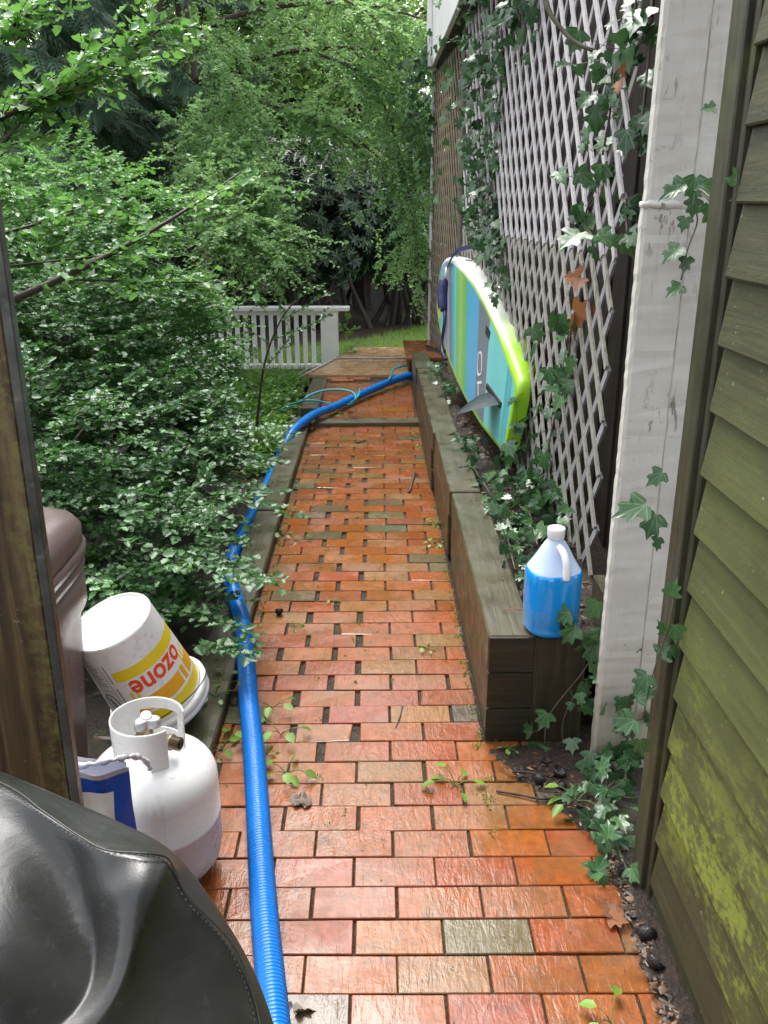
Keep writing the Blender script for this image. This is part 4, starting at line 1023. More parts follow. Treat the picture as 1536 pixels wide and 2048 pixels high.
# ================================================================== GRILL UNDER A BLACK VINYL COVER
def cover_mat():
    t = NT('black_vinyl_cover'); v = t.coord(); n = t.noise(v, 7, 5, .6)
    c = t.ramp(n, [(.3, (.011, .011, .012)), (.7, (.028, .028, .028))])
    c = t.mix(t.val(t.noise(v, 3.1, 4, .6), [(.42, 0), (.66, .7)]), c, (.060, .060, .052))
    c = t.mix(t.val(t.noise(v, 46, 6, .75), [(.60, 0), (.72, .4)]), c, (.13, .13, .11))
    t.base(c); t.rough(t.val(t.noise(v, 4, 5, .65), [(.36, .13), (.5, .34), (.7, .5)])); t.p.inputs['Specular IOR Level'].default_value = .6
    hb = t.math('ADD', t.noise(v, 9, 5, .55, .8), t.math('MULTIPLY', t.noise(v, 420, 2), .05)); t.bump(hb, .16, .02); return t.mat
M_cov = cover_mat()
gc = thing('covered_grill', 'barbecue grill under a black vinyl cover in the near left corner', 'grill', Vector((-.42, .62, 0)))
def P3(l): return [at(x, y, z=z) for x, y, z in l]
sil = P3([(-420, 1430, .985), (-200, 1480, .975), (0, 1541, .965), (90, 1578, .96), (185, 1619, .952), (270, 1656, .945), (330, 1688, .935), (368, 1722, .92), (405, 1772, .895), (440, 1822, .87), (508, 1930, .825), (548, 2048, .78), (575, 2180, .74), (590, 2330, .70)])
sil = [(p.x, p.y, p.z) for p in sil]; sil += [(-.115, .42, .68), (-.13, .30, .66)]
seam = P3([(-420, 1450, 1.0), (-200, 1505, 1.0), (0, 1570, .995), (90, 1630, .985), (160, 1678, .975), (215, 1706, .972), (290, 1712, .968), (336, 1722, .955), (355, 1760, .935), (392, 1815, .91), (462, 1890, .868), (506, 1990, .82), (528, 2100, .78), (545, 2250, .74)])
seam = [(p.x, p.y, p.z) for p in seam]; seam += [(-.15, .42, .70), (-.16, .30, .68)]
in1 = P3([(-420, 1490, 1.005), (-200, 1560, 1.0), (0, 1640, .985), (70, 1700, .955), (145, 1760, .93), (190, 1800, .935), (262, 1770, .97), (318, 1770, .955), (322, 1830, .925), (345, 1895, .89), (410, 1960, .855), (450, 2048, .82), (475, 2160, .78), (490, 2300, .74)])
in1 = [(p.x, p.y, p.z) for p in in1]; in1 += [(-.20, .42, .70), (-.20, .30, .69)]
in2 = P3([(-420, 1560, 1.0), (-200, 1660, .99), (0, 1760, .975), (70, 1850, .945), (145, 1910, .905), (195, 1925, .885), (232, 1905, .915), (262, 1890, .92), (268, 1935, .89), (285, 2000, .86), (340, 2060, .83), (375, 2150, .80), (400, 2260, .76), (420, 2400, .73)])
in2 = [(p.x, p.y, p.z) for p in in2]; in2 += [(-.26, .42, .71), (-.25, .30, .70)]
in3 = P3([(-420, 1680, .99), (-200, 1800, .985), (-40, 1920, .96), (40, 2000, .93), (110, 2050, .90), (165, 2070, .88), (205, 2060, .875), (230, 2070, .87), (240, 2110, .86), (255, 2180, .84), (290, 2260, .81), (310, 2360, .79), (330, 2460, .76), (340, 2600, .74)])
in3 = [(p.x, p.y, p.z) for p in in3]; in3 += [(-.30, .42, .74), (-.29, .30, .72)]
cen = [(-.50 + .012 * i, .62 - .02 * i, .95 - .012 * i) for i in range(len(sil))]
def outw(p, k, z): 
    return (p[0] + k * .6, p[1] + k * .5, z)
low1 = [outw(p, .012, p[2] - .10) for p in sil]; low2 = [outw(p, .018, .40) for p in sil]; low3 = [outw(p, .03 + .012 * math.sin(i * 2.3), .06) for i, p in enumerate(sil)]
roll = [tuple(Vector(p) + Vector((.004, .004, -.022))) for p in sil]
loops = [low3, low2, low1, roll, sil, [tuple(Vector(a) * .5 + Vector(b) * .5) for a, b in zip(sil, seam)], seam, in1, in2, in3, cen]
m = MB(); m.grid(loops); nc = len(sil); cr = {}
for li, w_ in ((4, .55), (6, .75)):
    for k in range(nc - 1): cr[(li * nc + k, li * nc + k + 1)] = w_
def crz(l0, k0, l1, k1, w_): cr[(l0 * nc + k0, l1 * nc + k1)] = w_
crz(6, 7, 7, 7, .9); crz(7, 7, 8, 7, .9); crz(8, 7, 9, 7, .7)                      # ridge running down from the corner
for a, b in ((4, 5), (5, 6)): crz(7, a, 7, b, .5)
crz(6, 5, 7, 5, .8); crz(7, 5, 8, 5, .8); crz(8, 5, 9, 5, .5)                     # the sharp valley left of it
for k in (2, 9, 11): crz(4, k, 5, k, .6); crz(5, k, 6, k, .6)
build('cover', m, M_cov, gc, subsurf=3, creases=cr)
m = MB()
pp = smooth_path([Vector(p) + Vector((0, 0, .0035)) for p in seam[1:]], step=.006); ptv = [Vector(p) for p in pp]
build('piping_seam', (lambda q: (q.tube(pp, .0011, 6), q)[1])(MB()), M_cov, gc)
for k in range(0, len(ptv) - 1, 1):
    d = (ptv[k + 1] - ptv[k]).normalized(); q = ptv[k] + Vector((-.004, -.003, .0005)); m.tube([q - d * .0018, q + d * .0018], .0006, 4)
build('stitching', m, simple('grey_thread', (.07, .07, .075), .7, bump=0), gc)
m = MB(); m.box((-.62, .52, .02), (-.42, .72, .80), bev=.02); build('grill_body', m, M_dark, gc)
# ================================================================== FOLIAGE MATERIALS
M_holly = leafmat('holly_leaf', (0.022, 0.080, 0.026), (0.11, 0.27, 0.075), 0.24, 0.36, 0.5, (0.12, 0.32, 0.03))
M_hollyb = leafmat('bright_holly_leaf', (0.055, 0.18, 0.050), (0.21, 0.43, 0.14), 0.38, 0.36, 0.5, (0.2, 0.45, 0.04))
M_bark = simple('dark_bark', (0.035, 0.026, 0.020), 0.7, 0.4, 30, bump=.4); M_bark2 = simple('brown_bark', (0.075, 0.05, 0.038), 0.8, 0.4, 18, bump=.6)
M_twig = simple('grey_green_twig', (0.10, 0.095, 0.06), 0.6, 0.3, 40, bump=.2); M_gstem = simple('green_stem', (0.10, 0.16, 0.03), 0.5, 0.2, 40, bump=0)
M_kat = leafmat('light_green_leaf', (0.13, 0.27, 0.11), (0.33, 0.52, 0.25), 0.48, 0.35, 0.5, (0.36, 0.62, 0.12))
M_rho = leafmat('dark_rhododendron_leaf', (0.010, 0.032, 0.012), (0.045, 0.11, 0.035), 0.1, 0.28, 0.5)
M_hem = leafmat('dark_conifer_needle', (0.03, 0.07, 0.04), (0.10, 0.18, 0.10), 0.15, 0.5, 0.3)
M_bgl = leafmat('sunlit_wood_leaf', (0.14, 0.28, 0.08), (0.36, 0.54, 0.20), 0.55, 0.5, 0.4, (0.42, 0.62, 0.14))
M_ivy = ivymat('ivy_leaf', (0.011, 0.045, 0.019), (0.062, 0.160, 0.046))
M_weed = leafmat('seedling_leaf', (0.09, 0.22, 0.03), (0.22, 0.42, 0.06), 0.35, 0.35, 0.4)
M_cover = leafmat('garden_weed_leaf', (0.05, 0.14, 0.02), (0.17, 0.34, 0.05), 0.3, 0.4, 0.4)
HOL, IVY, OVAL, RHOMB, FROND, LONG = leaf_holly(), leaf_ivy(), leaf_oval(.30), leaf_rhomb(.32), leaf_frond(), leaf_oval(.16)
def ell(g, c, r, shell=0.45):
    d = g.normal(size=3); d /= np.linalg.norm(d); k = g.random() ** (1 / 3.0)
    k = shell + (1 - shell) * k if g.random() < .75 else k
    return np.array(c) + d * np.array(r) * k, d
# ------------------------------------------------------------------ holly
def holly(name, label, base, blobs, seed, size=.037, mat=M_holly, dens=1.35, tone=.45, group='holly shrubs left of the path'):
    f = Fol(seed); g = f.g; base = np.array(base, float)
    root = thing(name, label, 'shrub', tuple(base), group)
    for (c, r, n) in blobs:
        c = np.array(c, float); r = np.array(r, float)
        for k in range(max(2, int(n / 26))):                      # leading stems
            e, d = ell(g, c, r * .8); mid = (base + e) / 2 + np.array([0, 0, .18]) + g.normal(0, .1, 3)
            pts = bez(base + g.normal(0, .05, 3) * np.array([1, 1, 0]), mid, e, 9); f.tw.tube(pts, list(np.linspace(.013, .004, 9)), 5, caps=False)
        for k in range(int(n * dens)):
            p, d = ell(g, c, r)
            out = d * np.array([1, 1, .35]) + g.normal(0, .45, 3) * np.array([1, 1, .35]) + np.array([.12, -.12, .10])
            L = g.uniform(.16, .34); p0 = p - nrm(out) * L * .5; tn = np.clip(tone + g.normal(0, .2), 0.05, 1)
            pts = f.spray(p0, out, L, int(L / .0145), size, droop=g.uniform(-.12, .25), tone=tn, tw=.0028, jit=.33)
            for q in range(g.integers(2, 5)):
                s = pts[g.integers(1, 5)]; sd = out + np.cross(out, [0, 0, 1]) * g.choice([-1, 1]) * g.uniform(.6, 1.2)
                f.spray(s, sd, L * g.uniform(.4, .7), int(L / .026), size * .92, droop=g.uniform(-.05, .2), tone=tn, tw=.0018, jit=.28)
    return f, root
f, r_ = holly('holly_shrub', 'glossy dark holly closest to the trash bin and tilted bucket', (-1.35, 3.2, -.1), [((-1.18, 3.15, .38), (.62, .55, .30), 90), ((-.95, 3.3, .22), (.26, .5, .16), 34), ((-1.5, 3.5, .72), (.55, .5, .3), 70)], 21)
for p0, d, L in (((-.80, 2.52, .62), (.9, .25, -.28), .42), ((-.75, 2.95, .42), (1, -.1, -.16), .42), ((-.72, 3.12, .30), (1, .05, -.15), .36), ((-.78, 2.75, .28), (1, .05, -.03), .40), ((-.74, 3.6, .42), (1, .05, -.12), .40), ((-.62, 2.62, .20), (1, .1, -.05), .24), ((-.85, 4.0, .34), (1, -.2, -.12), .36), ((-.82, 4.5, .36), (1, -.3, -.14), .36), ((-.85, 5.0, .38), (1, -.2, -.12), .38), ((-.9, 4.25, .42), (1, .1, -.1), .36)):
    pts = f.spray(p0, d, L, int(L / .016), .046, droop=.08, tone=.42, tw=.003, jit=.25)
    for q in (1, 2, 3): f.spray(pts[q], np.array(d) + np.array([0, .9 * (-1) ** q, .1]), L * .4, 8, .042, tone=.42, tw=.002, jit=.25)
f.build(('foliage', 'stems'), HOL, M_holly, M_bark, r_)
f, r_ = holly('holly_shrub', 'broad dark holly spreading over the timber kerb beside the hose', (-1.5, 4.7, -.1), [((-1.22, 4.35, .48), (.50, .75, .34), 120), ((-1.55, 4.9, .80), (.65, .7, .40), 110), ((-1.0, 4.6, .32), (.24, .6, .2), 50)], 22)
f.build(('foliage', 'stems'), HOL, M_holly, M_bark, r_)
f, r_ = holly('holly_shrub', 'tall holly mound in the middle of the shrubs, shiny and dark', (-2.1, 4.4, -.1), [((-2.0, 4.2, .95), (.75, .8, .50), 150), ((-2.1, 3.6, .6), (.6, .6, .5), 80), ((-1.75, 4.6, 1.25), (.6, .7, .3), 70)], 23)
f.build(('foliage', 'stems'), HOL, M_holly, M_bark, r_)
f, r_ = holly('holly_shrub', 'lighter green holly rising behind the darker shrubs, left of the white railing', (-2.2, 6.0, -.1), [((-1.95, 5.9, 1.05), (.75, .8, .60), 150), ((-1.75, 5.6, 1.55), (.7, .6, .32), 90), ((-1.42, 6.1, .66), (.40, .6, .54), 120), ((-1.36, 6.5, .55), (.34, .4, .44), 90)], 24, mat=M_hollyb, tone=.6)
f.build(('foliage', 'stems'), HOL, M_hollyb, M_bark, r_)
f, r_ = holly('holly_shrub', 'tallest pale topped holly at the back of the shrub bank', (-3.0, 6.0, -.1), [((-2.9, 5.6, 1.35), (.9, .9, .55), 140), ((-2.6, 5.0, 1.1), (.7, .7, .5), 80), ((-2.6, 6.4, 1.75), (.9, .7, .35), 90)], 25, mat=M_hollyb, tone=.55)
f.build(('foliage', 'stems'), HOL, M_hollyb, M_bark, r_)
# thin sapling in front of the railing
f = Fol(31); sp = thing('holly_sapling', 'thin sparse sapling standing in front of the white railing', 'sapling', tuple(at(512, 860, d=5.9)))
st = [at(x, y, d=d) for x, y, d in ((512, 870, 5.9), (519, 800, 5.95), (527, 740, 6.0), (540, 690, 6.0), (562, 640, 6.0), (585, 608, 6.0))]
f.tw.tube(smooth_path(st, n=4), list(np.linspace(.011, .004, 21)), 5)
for i, (a, b) in enumerate((((527, 740), (590, 672)), ((545, 680), (668, 637)), ((562, 640), (662, 588)), ((572, 625), (508, 548)), ((585, 608), (640, 560)), ((519, 800), (470, 740)), ((540, 690), (470, 640)), ((515, 840), (590, 770)), ((530, 730), (485, 690)), ((513, 860), (470, 820)))):
    p0, p1 = np.array(at(*a, d=5.98)), np.array(at(*b, d=5.85 + .03 * i)); L = np.linalg.norm(p1 - p0)
    pts = f.spray(p0, p1 - p0, L, int(L / .017), .036, droop=.02, tw=.003, tone=.45, jit=.4)
    for q in (2, 3, 4): f.spray(pts[q], p1 - p0 + f.g.normal(0, .25, 3) * L * 2, L * .3, 7, .034, tw=.002, tone=.5, jit=.4)
f.build(('foliage', 'stem'), HOL, M_holly, M_bark, sp)
# holly tree reaching in from the left edge
f = Fol(33); ht = thing('holly_tree', 'branches of a tree with larger bright leaves reaching in at upper left', 'tree', (-2.4, 2.6, -.1))
f.tw.tube(bez((-2.4, 2.6, -.1), (-2.3, 2.6, 1.2), (-1.9, 2.7, 3.2), 10), list(np.linspace(.05, .03, 10)), 8)
def limb(a, b, d0, d1, r0, r1, n=9, sag=0.0):
    p0, p2 = np.array(at(*a, d=d0)), np.array(at(*b, d=d1)); pts = bez(p0, (p0 + p2) / 2 + np.array([0, 0, -sag]), p2, n); f.tw.tube(pts, list(np.linspace(r0, r1, n)), 6); return pts
f.tw.tube(bez((-2.35, 2.6, .9), (-1.9, 2.4, 1.1), at(20, 602, d=2.35), 8), list(np.linspace(.03, .012, 8)), 6)
f.tw.tube(bez((-2.2, 2.6, 1.6), (-1.8, 2.2, 1.8), at(-40, 250, d=2.2), 8), list(np.linspace(.03, .012, 8)), 6)
l1 = limb((20, 602), (480, 345), 2.35, 3.1, .011, .003, 12, .05); l1b = limb((150, 560), (400, 565), 2.5, 2.9, .004, .002, 8); l1c = limb((0, 535), (300, 500), 2.3, 2.9, .004, .0015, 8)
l2 = limb((-40, 250), (320, 60), 2.2, 2.5, .009, .003, 10, .03); l3 = limb((-40, 240), (260, 130), 2.2, 2.6, .007, .003, 10); l4 = limb((-40, 330), (140, 150), 2.15, 2.4, .006, .002, 8); l5 = limb((-60, 120), (90, 0), 2.3, 2.5, .006, .002, 8); l6 = limb((-40, 480), (170, 420), 2.3, 2.6, .005, .002, 8)
for pts, k, dens in ((l1, 3, .55), (l1b, 2, .7), (l1c, 2, .5), (l2, 3, 1), (l3, 3, 1), (l4, 3, 1), (l5, 3, 1), (l6, 2, .8)):
    for i in range(1, len(pts)):
        t = pts[i] - pts[i - 1]
        for q in range(k):
            if f.g.random() > dens: continue
            d = nrm(t) + f.g.normal(0, .55, 3) * np.array([1, 1, .5]); f.spray(pts[i], d, f.g.uniform(.10, .2), 10, .034, droop=.1, tw=.0016, tone=.5, jit=.4)
f.build(('foliage', 'branches'), HOL, M_hollyb, M_bark, ht)
# ------------------------------------------------------------------ drooping tree in the middle
f = Fol(41); g = f.g; KT = np.array([-2.15, 11.0, -.06]); kt = thing('drooping_tree', 'tree with long drooping branches of small light green leaves', 'tree', tuple(KT))
f.tw.tube([KT + np.array(q) for q in ((0, 0, 0), (.02, 0, 1.0), (.08, .02, 2.0), (.05, 0, 3.2), (-.05, .05, 4.3), (-.1, 0, 5.4))], [.13, .11, .10, .085, .06, .03], 10)
def droop_limb(p0, p1, p2, n, r0=.03, drop=.7, lf=.047, tl=(.3, .65), tone=.55):
    pts = bez(p0, p1, p2, 14); f.tw.tube(pts, list(np.linspace(r0, .005, 14)), 6, caps=False)
    for k in range(n):
        t = g.random() ** .8 * .95 + .05; i = min(12, int(t * 13)); p = pts[i] + (pts[i + 1] - pts[i]) * (t * 13 - i)
        tang = nrm(pts[i + 1] - pts[i]); d = tang * .8 + g.normal(0, .6, 3) * [1, 1, .6] + np.array([0, -.1, -.5 * drop * g.random()])
        L = g.uniform(*tl); tn = np.clip(tone + g.normal(0, .2), 0, 1)
        q = f.spray(p, d, L, int(L / .02), lf, droop=.14, tw=.003, tone=tn, jit=.55)
        for _ in range(3): f.spray(q[g.integers(1, 5)], d + g.normal(0, .7, 3), L * .5, int(L / .03), lf, droop=.15, tw=.002, tone=tn, jit=.45)
A = lambda x, y, d: np.array(at(x, y, d=d))
droop_limb(KT + [0, 0, 2.9], A(560, 60, 10.2), A(860, 110, 9.6), 46, .045)
droop_limb(KT + [0, 0, 2.5], A(640, 110, 10.0), A(850, 430, 9.4), 60, .04)
droop_limb(KT + [0, 0, 2.3], A(520, 110, 10.0), A(760, 330, 9.6), 50, .035)
droop_limb(A(640, 110, 10.0), A(800, 150, 9.4), A(880, 360, 9.0), 44, .02)
droop_limb(KT + [0, 0, 3.4], A(640, -60, 9.8), A(900, 60, 9.2), 44, .04)
droop_limb(KT + [0, 0, 3.8], A(560, -120, 9.6), A(780, 60, 9.2), 44, .04)
droop_limb(A(400, 230, 10.4), A(450, 280, 8.8), A(560, 500, 7.8), 150, .02, lf=.046, drop=.3)
droop_limb(A(400, 230, 10.4), A(400, 300, 8.6), A(480, 480, 7.6), 120, .02, lf=.046, drop=.3)
droop_limb(KT + [0, 0, 1.9], A(430, 230, 9.6), A(520, 380, 8.4), 110, .02, lf=.046, drop=.3)
droop_limb(KT + [0, 0, 3.2], A(400, 0, 9.6), A(470, 180, 9.0), 44, .03)
droop_limb(A(700, 88, 9.9), A(820, 250, 9.3), A(830, 520, 9.1), 50, .014)
droop_limb(A(740, 90, 9.8), A(860, 200, 9.4), A(840, 350, 9.2), 40, .014)
for z in np.linspace(3.4, 5.0, 7):
    a = g.uniform(0, 6.28); e = KT + [1.8 * math.cos(a), 1.8 * math.sin(a), z - .2]; droop_limb(KT + [0, 0, z], (KT + [0, 0, z] + e) / 2 + [0, 0, .6], e, 18, .03)
f.build(('foliage', 'trunk'), OVAL, M_kat, M_bark2, kt)
# ------------------------------------------------------------------ rhododendrons
def rhodo(label, x, y, zr, rad, seed, n, ntr):
    f = Fol(seed); g = f.g; root = thing('rhododendron', label, 'shrub', (x, y, -.06), 'rhododendrons beyond the lawn')
    for k in range(ntr):
        a = g.uniform(0, 6.28); b = np.array([x, y, -.08]) + g.normal(0, .45, 3) * [1, .6, 0]; e = np.array([b[0] + rad * .4 * math.cos(a), b[1] + rad * .4 * math.sin(a), zr[0] + .55])
        f.tw.tube(bez(b, (b + e) / 2 + g.normal(0, .12, 3), e, 9), list(np.linspace(.045, .02, 9)), 6, caps=False)
    zc, zh = (zr[0] + zr[1]) / 2, (zr[1] - zr[0]) / 2
    for k in range(n):
        p, d = ell(g, (x, y, zc), (rad, rad * .8, zh), .6); m = 9; th = np.arange(m) * 2.4 + g.random() * 6; up = nrm(d + [0, -.3, .7])
        s1 = nrm(np.cross(up, [1, .3, .2])); s2 = np.cross(up, s1); ax = nrm(s1 * np.cos(th)[:, None] + s2 * np.sin(th)[:, None] + up * g.uniform(-.1, .5, (m, 1)) - np.array([0, 0, .25]))
        f.leaves(np.repeat(p[None], m, 0), ax, np.repeat(up[None], m, 0) + ax * -.3, g.uniform(.09, .14, m), np.clip(g.normal(.4, .2) + g.normal(0, .1, m), 0, 1))
    f.build(('foliage', 'trunks'), LONG, M_rho, M_bark, root)
rhodo('large dark rhododendron behind the white railing post', -.95, 12.6, (.42, 2.5), 1.15, 51, 760, 12)
rhodo('dark rhododendron with bare leaning trunks next to the house corner', .45, 12.9, (.50, 2.4), .95, 52, 620, 14)
rhodo('dark rhododendron furthest left, half hidden behind the holly', -2.6, 13.2, (.5, 2.6), 1.2, 53, 420, 9)
rhodo('smaller dark rhododendron deepest in the shade behind the others', -.2, 15.0, (.4, 2.9), 1.6, 54, 500, 9)
rhodo('low dark rhododendron filling the gap under the drooping tree', -1.6, 15.2, (.0, 2.4), 1.5, 55, 480, 5)
rhodo('low dark rhododendron at the back, right of the gap', 1.1, 15.6, (.0, 2.4), 1.3, 56, 420, 5)
rhodo('dark rhododendron at the back left under the conifers', -4.2, 15.0, (.0, 2.2), 1.7, 57, 480, 5)
rhodo('farthest dark rhododendron in the middle of the wood edge', -.3, 17.5, (.0, 2.6), 1.9, 58, 480, 5)
# ------------------------------------------------------------------ conifers
def conifer(label, x, y, r0, hgt_, z0, reach, seed, nb):
    f = Fol(seed); g = f.g; root = thing('conifer', label, 'tree', (x, y, -.1), 'dark conifers at the back left')
    f.tw.tube([(x, y, -.1), (x + .02, y, 2), (x, y, hgt_ * .6), (x, y, hgt_)], [r0, r0 * .85, r0 * .5, .02], 12)
    for k in range(nb):
        z = z0 + (hgt_ - z0) * (k / nb) ** 1.35; a = g.uniform(0, 6.28); L = reach * (1 - .75 * (z - z0) / (hgt_ - z0)) * g.uniform(.7, 1.1)
        b = np.array([x, y, z]); e = b + [L * math.cos(a), L * math.sin(a), -.22 * L]; pts = bez(b, (b + e) / 2 + [0, 0, .12 * L], e, 9); f.tw.tube(pts, list(np.linspace(.02, .004, 9)), 4, caps=False)
        n = int(34 * L); t = g.uniform(.18, 1, n); P = np.stack([np.interp(t, np.linspace(0, 1, 9), pts[:, c]) for c in range(3)], 1)
        tan = nrm(e - b); sd = np.cross(tan, [0, 0, 1]); s = g.choice([-1, 1], n)[:, None]
        f.leaves(P + g.normal(0, .03, (n, 3)), nrm(tan * .7 + sd * s * g.uniform(.2, 1, (n, 1)) + np.array([0, 0, -1]) * g.uniform(.15, .9, (n, 1))), nrm(np.array([0, 0, 1.0]) + g.normal(0, .35, (n, 3))), g.uniform(.20, .42, n), np.clip(g.normal(.45, .22, n), 0, 1))
    f.build(('foliage', 'trunk'), FROND, M_hem, M_bark2, root)
conifer('dark conifer with the thick straight trunk at the upper left', at(205, 300, d=12.0).x, 12.0, .17, 13, 1.9, 2.4, 61, 110)
conifer('conifer at the far left, its drooping dark boughs cut by the frame', at(-30, 300, d=10.0).x, 10.0, .15, 11, .9, 2.2, 62, 110)
conifer('slimmer conifer trunk between the thick trunk and the drooping tree', at(345, 300, d=16.0).x, 16.0, .13, 14, 2.8, 2.3, 63, 90)
conifer('conifer trunk behind the middle of the drooping tree', at(565, 200, d=18.0).x, 18.0, .15, 15, 3.4, 2.4, 64, 90)
# ------------------------------------------------------------------ leafy trees of the wood behind
def wood_tree(label, x, y, hgt_, rad, seed, ncl, z0=.8, lf=.11):
    f = Fol(seed); g = f.g; root = thing('leafy_tree', label, 'tree', (x, y, hgt(x, y)), 'leafy trees of the wood behind'); z00 = hgt(x, y)
    f.tw.tube([(x, y, z00 - .1), (x + .1, y, z00 + hgt_ * .4), (x, y + .1, z00 + hgt_ * .9)], [.16, .12, .03], 8)
    for k in range(ncl):
        u = g.random(); z = z00 + z0 + (hgt_ - z0) * u; rr_ = rad * math.sqrt(max(.05, 1 - ((u - .45) / .6) ** 2)); a = g.uniform(0, 6.28); q = g.uniform(.45, 1)
        c = np.array([x + rr_ * q * math.cos(a), y + rr_ * q * math.sin(a), z]); m = g.integers(18, 40)
        if k % 6 == 0: f.tw.tube(bez((x, y, z - .5), (c + [x, y, z]) / 2 + [0, 0, .2], c, 6), list(np.linspace(.03, .008, 6)), 4, caps=False)
        P = c + g.normal(0, 1, (m, 3)) * [.34, .34, .16]; N = nrm(np.array([0, -.1, 1.0]) + g.normal(0, .5, (m, 3))); ax = nrm(g.normal(0, 1, (m, 3)) * [1, 1, .4] + [0, 0, -.3])
        f.leaves(P, ax, N, g.uniform(.7, 1.2, m) * lf, np.clip(g.normal(.5, .2) + g.normal(0, .12, m), 0, 1))
    f.build(('crown', 'trunk'), RHOMB, M_bgl, M_bark2, root)
for i, (lab, px, d, h_, r_d, n, z0) in enumerate((
    ('bright leafy tree right of centre, touching the white house corner', 800, 16.5, 6.2, 1.9, 330, 1.6), ('light green tree behind the middle of the rhododendrons', 640, 18.0, 6.4, 2.2, 380, 1.6),
    ('pale tree seen between the two conifer trunks', 470, 20.0, 7.0, 2.4, 380, 1.2), ('leafy tree behind the thick conifer trunk', 260, 19.0, 6.8, 2.3, 360, .8),
    ('leafy tree at the left edge behind the holly bank', 60, 16.0, 6.2, 2.1, 340, .4), ('small sunlit tree in the gap above the dark rhododendrons', 720, 15.0, 5.0, 1.1, 200, 2.2),
    ('far right tree rising beyond the lawn beside the house', 930, 20.0, 7, 2.4, 300, .8), ('distant tree at the centre of the wood, palest of all', 560, 25.0, 8.6, 2.8, 380, .8),
    ('distant tree on the left of the wood, mostly behind conifers', 150, 25.0, 8.6, 2.8, 360, .8), ('distant tree on the right of the wood, above the small sunlit tree', 760, 26.0, 8.8, 2.8, 360, .8), ('distant tree between the thick and the slim conifer trunks', 370, 27.0, 9, 3.0, 360, .8), ('distant tree at the far left behind the dark boughs', -80, 22.0, 7.6, 2.6, 320, .4))):
    wood_tree(lab, at(px, 300, d=d).x, d, h_, r_d, 70 + i, n, z0, .10 if d < 18 else .14)
# ------------------------------------------------------------------ low green weeds left of the upper path (ground cover)
f = Fol(91); g = f.g
for k in range(900):
    x, y = -.68 - abs(g.normal(0, .45)), g.uniform(5.3, 8.2); z = hgt(x, y) + abs(g.normal(.07, .07)); m = 7
    f.leaves(np.array([x, y, z]) + g.normal(0, .05, (m, 3)) * [1, 1, .5], nrm(g.normal(0, 1, (m, 3)) * [1, 1, .3]), nrm(np.array([0, 0, 1.]) + g.normal(0, .4, (m, 3))), g.uniform(.03, .055, m))
tag(f.build(('ground_cover', 'x'), OVAL, M_cover, M_gstem, None), kind='stuff')
# plant climbing by the railing post
f = Fol(92); g = f.g; cl = thing('leafy_plant', 'leafy green plant growing against the right side of the white railing post', 'plant', (-.33, 9.05, -.06))
for k in range(9): f.spray((-.33 + g.normal(0, .03), 9.0, -.05 + k * .06), g.normal(0, .4, 3) + [.3, 0, .8], .22, 11, .05, tw=.003, jit=.5)
f.build(('leaves', 'stems'), OVAL, M_cover, M_gstem, cl)
# ================================================================== IVY
def lpt(px, py, off=0.02):
    v = at(px, py, d=1.0) - Vector((0, 0, H)); t = (0.91 - off) / (v.x + .04 * v.y); return Vector((0, 0, H)) + v * t
class Ivy:
    def __init__(s, label, seed, loc): s.f = Fol(seed); s.root = thing('ivy_vine', label, 'ivy', tuple(loc), 'ivy plants around the lattice and post')
    def wall(s, pts, n, spread, size, nrm_=(-.75, -.45, .5), thick=.06, tone=.4, stem=.004, down=.7, hug=False):
        f = s.f; g = f.g; P = np.array([tuple(p) for p in smooth_path(pts, n=6)]); 
        if stem: f.tw.tube(P, stem, 5)
        k = g.integers(0, len(P) - 1, n); t = g.random((n, 1)); c = P[k] * (1 - t) + P[k + 1] * t
        nn = np.array(nrm_, float); nn /= np.linalg.norm(nn)
        off = g.normal(0, spread, (n, 3)); off -= np.outer(off @ nn, nn); pos = c + off + nn * np.abs(g.normal(0, thick, (n, 1)))
        if hug: q_ = (pos[:, 0] > .79 - .04 * (pos[:, 1] - 3) - .11) | (pos[:, 2] > 1.45); pos, c, n = pos[q_], c[q_], int(q_.sum())
        ax = nrm(np.array([0, -.15, -down]) + g.normal(0, .5, (n, 3))); N = nrm(nn + g.normal(0, .38, (n, 3)))
        f.leaves(pos, ax, N, size * g.uniform(.55, 1.2, n), np.clip(tone + g.normal(0, .2, n), 0, 1))
        for q in range(0, n, 3): f.tw.tube([c[q], (c[q] + pos[q]) / 2 + g.normal(0, .008, 3), pos[q]], .0013, 3, caps=False)
        return s
    def ground(s, pts, n, spread, size, tone=.45):
        return s.wall(pts, n, spread, size, (-.2, -.35, .9), .05, tone, .004, .15)
    def one(s, px, py, d, size, ax=(0, 0, -1), N=(-.4, -.8, .4), tone=.5):
        s.f.leaves([tuple(at(px, py, d=d))], [ax], [N], size, tone); return s
    def done(s): s.f.build(('leaves', 'stems'), IVY, M_ivy, M_twig, s.root, uv=True)
I = Ivy('thick column of dark ivy running down the lattice above the paddle board nose', 101, lpt(970, 560))
I.wall([lpt(985, 20), lpt(968, 110), lpt(975, 200), lpt(968, 300), lpt(962, 380), lpt(968, 440), lpt(980, 490)], 300, .12, .068, thick=.035, hug=True).wall([lpt(1005, 60), lpt(1000, 200), lpt(985, 330), lpt(990, 430), lpt(1000, 500), lpt(1015, 570)], 200, .07, .064, tone=.3, thick=.03, hug=True)
I.wall([lpt(930, 110), lpt(935, 220), lpt(955, 300)], 30, .14, .068, tone=.5).done()
I = Ivy('ivy hanging from the top of the lattice over its bare white slats', 102, lpt(1020, 30))
